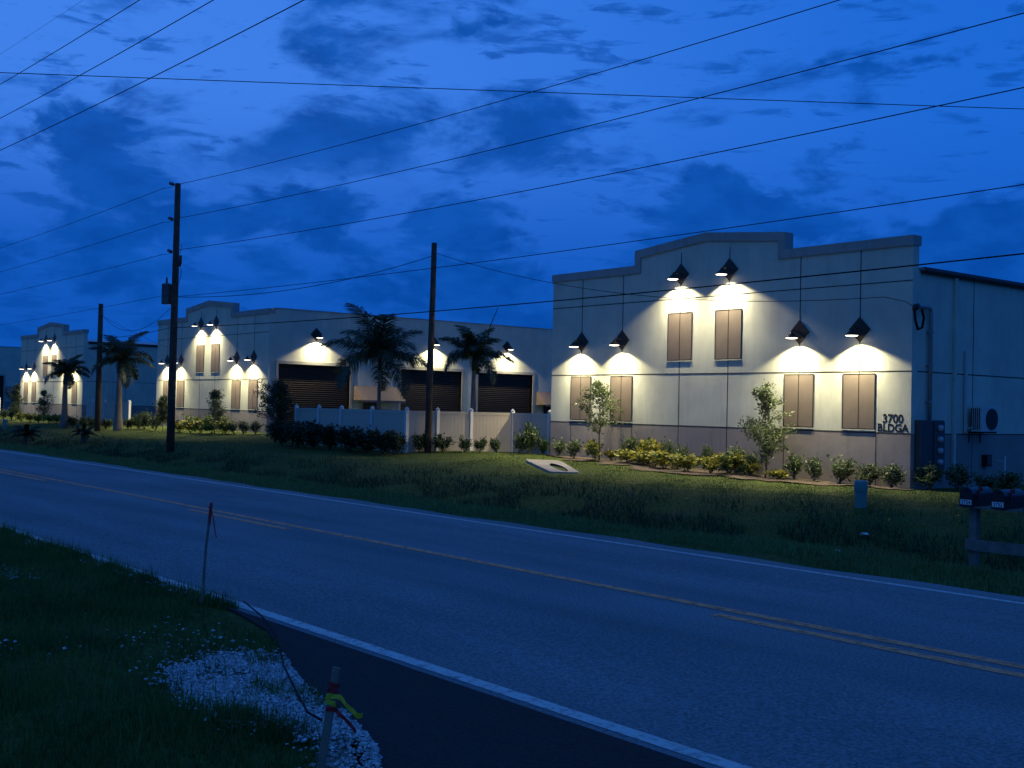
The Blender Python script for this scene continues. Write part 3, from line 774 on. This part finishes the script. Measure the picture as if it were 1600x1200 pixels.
# ------------------------------------------------------------------ stakes, ribbons, cord
def ribbon(pts, w, m, name, parent, up=(0,0,1)):
    b = MB(); P = [Vector(p) for p in pts]
    for i, p in enumerate(P):
        a = random.uniform(-.35,.35) if 0 < i else 0
        u = (Matrix.Rotation(a, 3, 'X') @ Vector(up))*w*.5*random.uniform(.8,1.1)
        b.v += [tuple(p-u), tuple(p+u)]
        if i: n = len(b.v); b.f.append([n-4,n-2,n-1,n-3]); b.m.append(0)
    o = b.build(name, m, parent, fix=False); md = o.modifiers.new('solid','SOLIDIFY'); md.thickness = .0015; return o
s1 = empty('survey_stake', (-5.03,2.88,-.03), label='near wooden survey stake tied with red and yellow ribbons beside shell gravel', cat='survey stake', group='wooden survey stakes')
s1.rotation_euler = (R(-3), R(7), R(38))
q = MB(); q.box(-.020,.020,-.009,.009,-.25,.55); q.build('stick', M['stakew'], s1, bevel=.002)
q = MB()
for z, d in ((.468,.004),(.452,-.006),(.436,.003)): q.prism([(-.023,z-.014+d),(.023,z-.007-d),(.023,z+.011-d),(-.023,z+.006+d)], -.0125, .0125)
q.build('red_ribbon', M['red'], s1)
ribbon([(-.028,-.012,.405),(-.01,-.016,.41),(.015,-.016,.412),(.045,-.012,.416),(.062,-.010,.402),(.085,-.016,.382),(.115,-.006,.362),(.15,-.02,.345),(.172,-.01,.352)], .026, M['yellow'], 'yellow_ribbon', s1)
ribbon([(-.028,-.0125,.385),(.0,-.014,.38),(.027,-.013,.375)], .03, M['yellow'], 'yellow_ribbon', s1)
ribbon([(-.02,-.013,.345),(.01,-.016,.35),(.03,-.014,.352),(.055,-.02,.338),(.08,-.012,.322),(.10,-.022,.312),(.125,-.012,.292),(.155,-.02,.272)], .024, M['red'], 'red_ribbon', s1)
s2 = empty('survey_stake', (-9.93,4.44,-.03), label='thin farther stake at the road edge with a red ribbon tail', cat='survey stake', group='wooden survey stakes')
q = MB(); q.tube([(0,0,-.2),(.03,0,.2),(.075,-.005,.52),(.155,.0,.93)], [.013,.013,.012,.011], 6); q.build('stick', M['stakew'], s2)
q = MB(); q.tube([(.11,0,.72),(.125,0,.79),(.145,0,.88),(.155,0,.93)], [.014,.015,.015,.012], 6); q.build('red_ribbon', M['red'], s2)
ribbon([(.155,-.01,.925),(.19,-.01,.86),(.235,-.012,.78),(.26,-.01,.70),(.30,-.012,.63)], .014, M['red'], 'red_ribbon', s2, (1,.3,0))
ribbon([(.15,-.015,.90),(.165,-.015,.82),(.155,-.015,.74)], .022, M['red'], 'red_ribbon', s2, (1,.2,0))
q = MB(); q.tube([(-9.70,4.74,.012),(-9.3,4.63,.016),(-8.9,4.52,.02),(-8.3,4.30,.03),(-7.7,4.05,.055),(-7.0,3.72,.06),(-6.2,3.38,.10),(-5.5,3.07,.17),(-5.03,2.885,.26)], .0065, 6)
tag(q.build('cord', M['wire'], smooth=True), 'thin black cord running from the near stake to the road edge', 'cord')

# ------------------------------------------------------------------ utility poles and wires
def para(p, n=40, x_end=None, x_start=None):
    """curve through three points in a vertical plane (x,y,z)"""
    A = np.array([[q[0]**2, q[0], 1] for q in p]); c = np.linalg.solve(A, np.array([q[2] for q in p]))
    x0 = p[0][0] if x_start is None else x_start; x1 = p[-1][0] if x_end is None else x_end
    out = []
    for i in range(n+1):
        x = lerp(x0, x1, i/n); t = (x-p[0][0])/(p[-1][0]-p[0][0])
        out.append((x, lerp(p[0][1], p[-1][1], t), float(c @ np.array([x*x, x, 1]))))
    return out
def sagline(a, b_, sag, n=30):
    a, b_ = Vector(a), Vector(b_); return [a.lerp(b_, i/n)-Vector((0,0,4*sag*(i/n)*(1-i/n))) for i in range(n+1)]
WG = 'overhead wires'
def wire(pts, label, r=.017):
    q = MB(); q.tube(pts, r*.64, 6); tag(q.build('overhead_wire', M['wire'], smooth=True), label, 'wire', WG)
Kp = 19.11/17
def s17(x, z): return (x*Kp, 19.11, 1.8+(z-1.8)*Kp)
p1 = empty('utility_pole', (-46.17,19.11,-.22), label='tall utility pole with transformer in front of the middle warehouse', cat='utility pole', group='wooden utility poles')
q = MB(); q.tube([(0,0,-.5),(0,0,3),(.03,0,7),(.02,.0,10.95)], [.165,.155,.135,.115], 14); q.build('shaft', M['wood'], p1, smooth=True)
arm_z = [10.93,9.48,8.13]
for z in arm_z:
    q = MB(); q.tube([(-.12,0,z-.05),(-.35,-.03,z+.03)], .022, 8); q.tube([(-.35,-.03,z+.03),(-.42,-.04,z+.05),(-.5,-.05,z+.075),(-.58,-.06,z+.10),(-.68,-.07,z+.125)], [.045,.075,.05,.075,.04], 10); q.build('insulator', M['insul'], p1, smooth=True)
tr = MB(); tr.lathe([(0,6.10),(.19,6.10),(.20,6.14),(.20,6.85),(.215,6.87),(.215,6.91),(.12,6.96),(0,6.98)], 20, (-.30,-.22,-.12)); to = tr.build('transformer', M['tank'], p1, smooth=True)
q = MB(); q.lathe([(.0,6.94),(.035,6.94),(.05,7.02),(.03,7.06),(.05,7.10),(.02,7.22),(0,7.22)], 10, (-.31,-.22,-.12)); q.build('bushing', M['insul'], to, smooth=True)
for z in (6.3,6.7): q = MB(); q.box(-.2,.0,-.2,-.05,z-.1,z-.04); q.build('bracket', M['insul'], to)
co_ = MB(); co_.tube([(.08,0,7.72),(.28,.05,7.74)], .02, 6); co_.tube([(.30,.05,7.52),(.37,.05,7.66),(.36,.05,7.83),(.42,.05,7.95)], [.05,.07,.07,.05], 8); co_.tube([(.33,.05,8.05),(.46,.05,8.3),(.42,.05,8.42)], .012, 5); co_.tube([(.36,.05,7.55),(.5,.05,7.3),(.45,.05,7.05),(.3,.05,6.86),(.24,.0,6.8)], .012, 5); co_.tube([(.1,0,6.78),(.27,0,6.78),(.27,0,7.0)], .035, 6)
co_.build('fuse_cutout', M['insul'], p1, smooth=True)
p2 = empty('utility_pole', (-36.49,25.21,.02), label='plain dark wooden pole in front of the beige fence panels', cat='utility pole', group='wooden utility poles')
q = MB(); q.tube([(0,0,-.5),(.03,0,3),(.10,0,6),(.12,.0,7.96)], [.13,.125,.11,.105], 12); q.build('shaft', M['wood'], p2, smooth=True)
q = MB(); q.tube([(-.05,0,7.55),(.28,-.05,7.55)], .02, 6); q.tube([(.2,-.05,7.5),(.2,-.05,7.62)], .035, 8); q.build('hook_bracket', M['insul'], p2)
p3 = empty('utility_pole', (-67.06,23.39,-.03), label='shorter far utility pole between the two royal palms at left', cat='utility pole', group='wooden utility poles')
q = MB(); q.tube([(0,0,-.5),(0,0,3),(-.02,0,7.28)], [.17,.16,.13], 12); q.build('shaft', M['wood'], p3, smooth=True)
q = MB(); q.tube([(.1,0,6.6),(.3,0,6.62)], .02, 6); q.tube([(.28,0,6.55),(.28,0,6.7)], .04, 8); q.build('hook_bracket', M['insul'], p3)

def rightline(pts, label, r=.016):
    wire(para([s17(x, z) for x, z in pts], 60, x_end=14), label, r)
rightline([(-41.23,9.72),(-21.47,9.10),(-12.35,9.04)], 'uppermost of three power lines running right from the tall pole top')
rightline([(-40.97,8.46),(-21.43,7.98),(-8.99,7.97)], 'middle of three power lines running right from the tall pole')
rightline([(-40.77,7.29),(-21.38,6.83),(-8.97,6.83)], 'lowest of three power lines running right from the tall pole')
rightline([(-40.65,5.58),(-23.9,5.32),(-8.95,5.35)], 'faint neutral wire rising from below the transformer over the lettered gable', .014)
rightline([(-41.45,4.47),(-19.78,4.21),(-8.94,4.30)], 'low dark cable crossing in front of the lettered building', .021)
for z, z2, lb in ((9.75,9.5,'uppermost'),(8.46,8.26,'middle'),(7.25,7.08,'lowest')):
    a = s17(-42.37,z); b_ = s17(-64.01,z2)
    k = (a[2]-b_[2])/((a[0]+75)**2-(b_[0]+75)**2)
    pts = [(x, 19.11-.0*x, a[2]+k*((x+75)**2-(a[0]+75)**2)) for x in np.linspace(a[0], -102, 40)]
    wire([(-46.25+0*z, 19.05, a[2])] and pts, f'{lb} of three power lines running left from the tall pole', .016)
    wire(sagline((a[0], 19.06, a[2]), s17(*{9.75:(-41.23,9.72),8.46:(-40.97,8.46),7.25:(-40.77,7.29)}[z]), .06, 8), f'short jumper wire past the {lb} insulator of the tall pole', .012)
wire(sagline((-46.1,19.11,6.05),(-36.4,25.2,7.50),.45), 'sagging cable from the tall pole up to the plain pole', .018)
wire(sagline((-36.2,25.15,7.58),(-18.35,27.5,5.02),.72)+[(-17.95,27.9,4.9),(-17.62,27.85,4.72)], 'service cable drooping from the plain pole to the lettered building corner', .015)
wire(sagline((-66.8,23.39,6.60),(-46.2,19.11,5.75),1.0), 'slack cable hanging between the far pole and the tall pole', .016)
wire(sagline((-66.8,23.39,6.55),(-69.5,31,4.5),.3), 'drop cable from the far pole down toward the middle warehouse', .014)
wire(sagline((-67.0,23.3,5.3),s17(-41.45,4.47),.12), 'low cable from the far pole across the middle warehouse front', .018)
wire(sagline((-46.3,19.11,6.20),(-104,19.6,6.3),.25), 'thin neutral wire running left from the transformer', .012)
# the line on the near side of the road, upper left of the picture
for zf, za, lb, y, r in ((.968,.932,'uppermost',11.7,.016),(.860,.825,'middle',11.7,.016),(.759,.724,'lowest',11.7,.016)):
    xa = {'uppermost':(-3.822,-2.67),'middle':(-3.81,-2.26),'lowest':(-3.799,-1.87)}[lb]
    sl = (zf-za)/(xa[0]-xa[1])
    pts = [(x, y, 1.8+y*(zf+sl*(x/y-xa[0])+.006*((x/y-xa[0])*(x/y-xa[1])))) for x in np.linspace(-95, 12, 50)]
    wire(pts, f'{lb} of three thick black lines slanting across the upper left sky', .02)
wire([(x, 11.9, 1.8+11.9*(1.064+.0377*-1*(x/11.9+3.832)*-1*-1)) for x in np.linspace(-95,12,30)], 'faint thin wire in the top left corner above the thick lines', .007)
wire(para([(-30.5,7.98,9.82),(-23.7,18.74,9.80),(-15.25,28.95,9.80)], 40, x_end=-10, x_start=-36), 'nearly level cable crossing the whole sky from left to right', .017)

# ------------------------------------------------------------------ plants
def leaf_verts(centres, size, n_each=1, spread=0, aspect=.45):
    C = np.repeat(np.asarray(centres, float), n_each, 0); n = len(C)
    if spread: C = C+RNG.normal(0, spread, (n,3))
    d = RNG.normal(0,1,(n,3)); d[:,2] = d[:,2]*.7+.25; d /= np.linalg.norm(d,axis=1)[:,None]
    e = np.cross(d, RNG.normal(0,1,(n,3))); e /= np.linalg.norm(e,axis=1)[:,None]
    s = size*RNG.uniform(.6,1.35,n)[:,None]
    V = np.stack([C, C+d*s*.45+e*s*aspect*.5, C+d*s, C+d*s*.5-e*s*aspect*.5], 1)
    return V.reshape(-1,3)
def make_shrub(kind, w, h, seed):
    rg = random.Random(seed); root = empty('shrub', (0,0,0))
    q = MB(); cents = []
    ns = {'y':9,'g':11,'d':12,'h':16}[kind]
    for k in range(ns):
        a = rg.uniform(0,6.28); r = w*.5*rg.uniform(.35,1.0); zt = h*rg.uniform(.55,1.0)*(1-.25*(r/(w*.5))**2)
        tip = Vector((r*math.cos(a), r*math.sin(a), zt)); mid = Vector((tip.x*.4, tip.y*.4, zt*.5))
        q.tube([(0,0,-.05),mid,tip], [.010,.007,.004], 5)
        for t in np.linspace(.3 if kind != 'y' else .4, 1.0, 9):
            p = mid.lerp(tip, (t-.3)/.7) if t > .3 else mid
            for j in range(4 if kind != 'h' else 6): cents.append((p.x+rg.gauss(0,w*.07), p.y+rg.gauss(0,w*.07), max(.02,p.z+rg.gauss(0,h*.07))))
    q.build('stems', M['stem'], root)
    size = {'y':.18,'g':.15,'d':.15,'h':.14}[kind]
    V = leaf_verts(cents, size, 2, .03, {'y':.6,'g':.42,'d':.4,'h':.4}[kind]); nf = len(V)//4
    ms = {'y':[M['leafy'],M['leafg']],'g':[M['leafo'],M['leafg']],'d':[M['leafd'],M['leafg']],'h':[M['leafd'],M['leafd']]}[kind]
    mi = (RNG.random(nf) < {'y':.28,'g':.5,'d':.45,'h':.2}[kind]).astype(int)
    raw_mesh('foliage', V, 4, ms, mi, root)
    return root
PROT = {}
for k in 'ygdh': PROT[k] = [make_shrub(k, 1.0, 1.0, 31*i+ord(k)) for i in range(3)]
USED = set()
def put_shrub(i, x, y, w, h, k, label, group, cat='shrub', z=None):
    j = i % 3; pr = PROT[k][j]
    o = copy_tree(pr) if (k,j) in USED else pr
    USED.add((k,j))
    o.location = (x, y, bumpy(x,y)+.02 if z is None else z); o.rotation_euler = (0,0,(i*2.4) % 6.28); f = 1.25 if x < -50 else (1.28 if x > -30 and k == 'y' else 1.15); o.scale = (w*f, w*f, h*f)
    tag(o, label, cat, group)
ORD = ['first','second','third','fourth','fifth','sixth','seventh','eighth','ninth','tenth','eleventh','twelfth','thirteenth','fourteenth']
A_SHR = [(-31.73,27.6,.46,.57,'g'),(-30.42,27.2,.49,.6,'g'),(-29.28,27.15,.52,.61,'y'),(-28.97,27.6,.35,.33,'y'),(-28.04,27.6,.64,.75,'g'),(-27.21,27.6,.59,.75,'y'),(-27.64,27.1,.63,.40,'y'),(-26.82,27.05,.62,.40,'y'),(-25.81,26.9,.77,.51,'y'),(-24.46,26.5,.7,.49,'y'),(-23.88,26.9,.48,.39,'y'),(-23.17,26.9,.8,.57,'y'),(-26.38,27.62,.52,.72,'g'),(-25.7,27.65,.45,.62,'g'),(-24.7,27.65,.36,.68,'g'),(-23.53,27.65,.7,.72,'g'),(-22.94,27.62,.58,.60,'g'),(-22.64,27.25,.46,.36,'y'),(-21.55,27.2,.48,.26,'y'),(-21.3,27.6,.56,.65,'g'),(-20.61,27.6,.46,.6,'g'),(-19.77,27.6,.68,.68,'g'),(-18.79,27.6,.61,.56,'g'),(-18.1,27.6,.6,.57,'g')]
cnt = {'y':0,'g':0}
nm = {'y':'yellow leaved shrub','g':'green shrub'}
for i, (x, y, w, h, k) in enumerate(sorted(A_SHR)):
    n = cnt[k]; cnt[k] += 1
    put_shrub(i, x, y, w, h, k, f'{nm[k]} below the lettered building front, {ORD[n]} {"yellow" if k=="y" else "green"} one from its left', 'shrubs in the bed below the lettered building')
for i, (x, y, w, h) in enumerate([(-17.35,28.2,.68,.62),(-16.95,28.9,.6,.62),(-16.4,29.2,.66,.42),(-15.75,29.3,.7,.5)]):
    put_shrub(i+1, x, y, w, h, 'g', f'dim green shrub right of the lettered building corner, {ORD[i]} from the corner', 'shrubs along the dark side wall', z=-.14)
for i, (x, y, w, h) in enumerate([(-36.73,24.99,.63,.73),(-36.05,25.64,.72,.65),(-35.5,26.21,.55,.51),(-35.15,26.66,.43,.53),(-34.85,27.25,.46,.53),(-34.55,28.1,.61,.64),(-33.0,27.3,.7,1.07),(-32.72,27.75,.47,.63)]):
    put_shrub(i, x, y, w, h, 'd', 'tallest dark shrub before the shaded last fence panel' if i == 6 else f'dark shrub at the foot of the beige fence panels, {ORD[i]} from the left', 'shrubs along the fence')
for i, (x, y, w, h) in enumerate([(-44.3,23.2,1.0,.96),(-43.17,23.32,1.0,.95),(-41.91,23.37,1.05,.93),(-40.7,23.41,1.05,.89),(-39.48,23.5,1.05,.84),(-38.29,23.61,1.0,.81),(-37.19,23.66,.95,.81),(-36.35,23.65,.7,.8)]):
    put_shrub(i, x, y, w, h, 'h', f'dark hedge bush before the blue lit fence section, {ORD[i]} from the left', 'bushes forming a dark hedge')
B_S = [(-64.93,25.29,.87,.8,'g'),(-63.46,25.38,.64,.72,'g'),(-59.45,25.07,.75,.58,'y'),(-58.19,25.14,.74,.57,'y'),(-56.98,25.2,.72,.59,'y'),(-55.79,25.26,.78,.58,'y'),(-55.15,25.55,.65,.55,'y'),(-63.65,27.5,.88,.62,'g'),(-61.07,27.5,.78,.65,'g'),(-59.43,27.5,.7,.65,'g'),(-54.54,25.86,.51,.51,'g'),(-54.03,26.13,.51,.54,'g'),(-53.45,26.51,.51,.51,'g'),(-66.8,25.07,.67,.59,'d'),(-65.98,25.4,.66,.59,'d')]
cnt = {'y':0,'g':0,'d':0}; nm['d'] = 'dark green shrub'
for i, (x, y, w, h, k) in enumerate(sorted(B_S)):
    n = cnt[k]; cnt[k] += 1
    put_shrub(i, x, y, w, h, k, f'{nm[k]} before the middle warehouse front, {ORD[n]} of its colour from the left', 'shrubs below the middle warehouse')
C_S = [(-91.3,24.85,.66,.66,'g'),(-89.17,24.85,.65,.65,'g'),(-85.84,24.61,.63,.59,'y'),(-83.92,24.61,.62,.58,'y'),(-82.06,24.61,.61,.52,'y'),(-79.16,24.4,.67,.55,'y'),(-78.42,24.66,.59,.59,'y'),(-72.66,23.89,.63,.63,'d'),(-71.09,23.94,.62,.62,'d'),(-69.57,23.99,.53,.61,'d'),(-68.55,24.39,.6,.53,'d')]
cnt = {'y':0,'g':0,'d':0}
for i, (x, y, w, h, k) in enumerate(sorted(C_S)):
    n = cnt[k]; cnt[k] += 1
    put_shrub(i, x, y, w, h, k, f'{nm[k]} near the farthest gabled warehouse, {ORD[n]} of its colour from the left', 'shrubs below the farthest warehouse')
for k in PROT:
    for j, o in enumerate(PROT[k]):
        if (k,j) not in USED:
            for c in list(o.children): bpy.data.objects.remove(c)
            bpy.data.objects.remove(o)

def make_tree(loc, w, h, clear, label, leaf, seed, dens=1.0, bushy=.5, multi=1):
    rg = random.Random(seed); root = empty('young_tree', loc, label=label, cat='tree', group='young planted trees')
    q = MB(); cents = []
    for m_ in range(multi):
        off = Vector((rg.uniform(-.12,.12), rg.uniform(-.12,.12), 0)) if multi > 1 else Vector()
        path = [Vector((off.x*.3, off.y*.3, -.1))]; p = path[0].copy()
        nseg = 9
        for k in range(1, nseg+1):
            t = k/nseg; p = Vector((off.x*(.3+3.0*t)+rg.gauss(0,.02), off.y*(.3+3.0*t)+rg.gauss(0,.02), h*.96*t)); path.append(p)
        q.tube(path, [.026*(1-.85*k/nseg)*h/2.4+.004 for k in range(nseg+1)], 7)
        nb = int(34/multi**.5)
        for k in range(nb):
            t = rg.uniform(clear, .97); z = h*t
            i = min(nseg-1, int(t/.96*nseg)); base = path[i].lerp(path[i+1], min(1, t/.96*nseg-i))
            u = (t-clear)/(1-clear); prof = (math.sin(math.pi*min(1,(u*.85+.18)))**.7)
            L = w*.5*prof*rg.uniform(.55,1.15); a = rg.uniform(0,6.28)
            tip = base+Vector((L*math.cos(a), L*math.sin(a), L*rg.uniform(.15,.9)))
            mid = base.lerp(tip,.5)+Vector((0,0,.03))
            q.tube([base,mid,tip], [.008,.006,.003], 5)
            for s in np.linspace(.35,1.05,6):
                c = base.lerp(tip, s)
                for j in range(max(1, int(4*dens))): cents.append((c.x+rg.gauss(0,.055), c.y+rg.gauss(0,.055), c.z+rg.gauss(0,.06)))
    q.build('trunk', M['bark'], root, smooth=True)
    V = leaf_verts(cents, .105, 3, .05, .38); nf = len(V)//4
    raw_mesh('crown', V, 4, leaf, (RNG.random(nf) < .4).astype(int), root)
make_tree((-29.1,27.15,.08), 1.6, 2.62, .33, 'open young tree in front of the second lower window of the lettered building', [M['leafg'],M['leafo']], 3, 1.1)
make_tree((-21.97,27.1,-.12), 1.4, 2.82, .15, 'leafy narrow young tree beside the third lower window of the lettered building', [M['leafo'],M['leafg']], 8, 1.6)
make_tree((-56.16,25.57,.12), .95, 2.2, .25, 'small young tree before the centre of the middle warehouse front', [M['leafo'],M['leafg']], 12, 1.3)
make_tree((-61.73,25.08,.1), .85, 1.85, .2, 'small young tree beside the tall pole at the middle warehouse', [M['leafg'],M['leafd']], 14, 1.3)
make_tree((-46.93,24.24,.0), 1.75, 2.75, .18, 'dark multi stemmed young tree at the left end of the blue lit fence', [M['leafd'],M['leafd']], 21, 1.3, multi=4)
make_tree((-81.54,24.79,.06), 1.1, 2.2, .25, 'small pale young tree before the farthest gabled warehouse', [M['leafo'],M['leafg']], 25, 1.2)
make_tree((-88.66,25.02,.08), .9, 2.6, .2, 'slim young tree at the left corner of the farthest gabled warehouse', [M['leafo'],M['leafg']], 27, 1.3)

def frond_mesh(L, droop, seed, lw=.33):
    rg = random.Random(seed); b = MB(); pts = []; ang = .0; p = Vector((0,0,0)); n = 22
    for k in range(n+1):
        pts.append(p.copy()); t = k/n
        ang = -droop*t**1.5
        p = p+Vector((math.cos(ang), 0, math.sin(ang)))*(L/n)
    b.tube(pts, [.03*(1-.85*k/n) for k in range(n+1)], 5)
    for k in range(2, n+1):
        t = k/n
        for s in range(5):
            base = pts[k-1].lerp(pts[k], s/5); d = (pts[k]-pts[k-1]).normalized()
            for side in (-1,1):
                ll = L*lw*(math.sin(math.pi*min(1,t*.82+.16))**.6)*rg.uniform(.75,1.1)
                out = Vector((d.x*.55, side*rg.uniform(.5,1.0), d.z*.55+rg.uniform(-.45,.55))).normalized()
                m1 = base+out*ll*.5; tip = m1+(out+Vector((0,0,-rg.uniform(.9,2.0)))).normalized()*ll*.5
                wv = d*.021
                i = len(b.v); b.v += [tuple(base-wv),tuple(base+wv),tuple(m1+wv),tuple(m1-wv),tuple(tip)]
                b.f += [[i,i+1,i+2,i+3],[i+3,i+2,i+4]]; b.m += [0,0]
    return b
FR = []
def palm(loc, trunk_h, tr, fl, label, nfr=13, seed=1, emax=75, shaft=.75):
    rg = random.Random(seed); root = empty('royal_palm', loc, label=label, cat='palm tree', group='royal palms')
    q = MB(); q.tube([(0,0,-.2),(0,0,.25),(0,0,trunk_h*.3),(.01,0,trunk_h*.6),(0,0,trunk_h)], [tr*1.15,tr*1.05,tr*.8,tr*.66,tr*.46], 14); q.build('trunk', M['palmbark'], root, smooth=True)
    q = MB(); q.tube([(0,0,trunk_h-.05),(0,0,trunk_h+shaft*.3),(0,0,trunk_h+shaft)], [tr*.58,tr*.62,tr*.28], 12); q.build('crownshaft', M['palmleaf'], root, smooth=True)
    for k in range(nfr):
        a = k*2.399+rg.uniform(-.2,.2); el = lerp(-12, emax, (k/(nfr-1))**.9)
        key = (round(fl,2), k % 4)
        me = None
        for kk, o in FR:
            if kk == key: me = o
        if me is None:
            o = frond_mesh(fl, [1.5,1.25,1.7,1.1][k % 4], 40+k).build('frond', M['palmleaf'], root, fix=False); FR.append((key, o))
        else:
            o = me.copy(); COL.objects.link(o); o.parent = root
        o.location = (0,0,trunk_h+shaft*.85); s = rg.uniform(.85,1.1); o.scale = (s,s,s)
        o.rotation_euler = (0, -R(el), a)
palm((-49.2,31.0,.2), 3.35, .14, 3.15, 'largest royal palm in front of the nearest rolling doors and awning', 16, 5)
palm((-44.1,33.0,.15), 3.4, .18, 1.95, 'smaller royal palm beside the plain pole, before the rightmost rolling door', 13, 6, 85)
palm((-73.46,23.57,0), 2.7, .24, 1.75, 'dark royal palm before the lit front of the farthest gabled warehouse', 12, 7)
palm((-65.58,24.03,.02), 3.3, .25, 2.2, 'royal palm with pale swollen trunk right of the far pole', 13, 8, 80)
q = MB(); q.tube([(-43.1,33,5.0),(-42.9,33,5.6),(-42.35,33,6.4)], [.03,.025,.012], 5)
spear = q.build('new_spear_leaf', M['palmleaf']); 
for o in COL.objects:
    if o.name.startswith('royal_palm') and abs(o.location.x+44.1) < .01:
        spear.parent = o; spear.matrix_parent_inverse = Matrix.Translation(-o.location)
def sago(loc, fl, label, seed, n=14):
    rg = random.Random(seed); root = empty('small_palm', loc, label=label, cat='small palm', group='small dark palms on the ditch edge')
    q = MB(); q.tube([(0,0,-.1),(0,0,.2),(0,0,.42)], [.14,.13,.09], 10); q.build('trunk', M['bark'], root)
    for k in range(n):
        o = frond_mesh(fl, rg.uniform(.9,1.7), seed*20+k, .22).build('frond', M['palmleaf'], root, fix=False)
        o.location = (0,0,.40); o.rotation_euler = (0, -R(lerp(0,70,k/n)), k*2.4)
sago((-59.88,17.38,-.46), .95, 'small spiky dark palm nearest the left edge of the photo', 3)
sago((-55.83,18.82,-.28), .70, 'smaller spiky dark palm on the ditch edge below the far pole', 4)

# ------------------------------------------------------------------ render settings
S.view_settings.view_transform = 'Standard'; S.view_settings.look = 'None'; S.view_settings.exposure = 0; S.view_settings.gamma = 1
S.render.engine = 'CYCLES'
S.cycles.use_denoising = True
S.cycles.max_bounces = 6; S.cycles.transparent_max_bounces = 8
S.cycles.use_light_tree = True
S.cycles.sample_clamp_indirect = 4
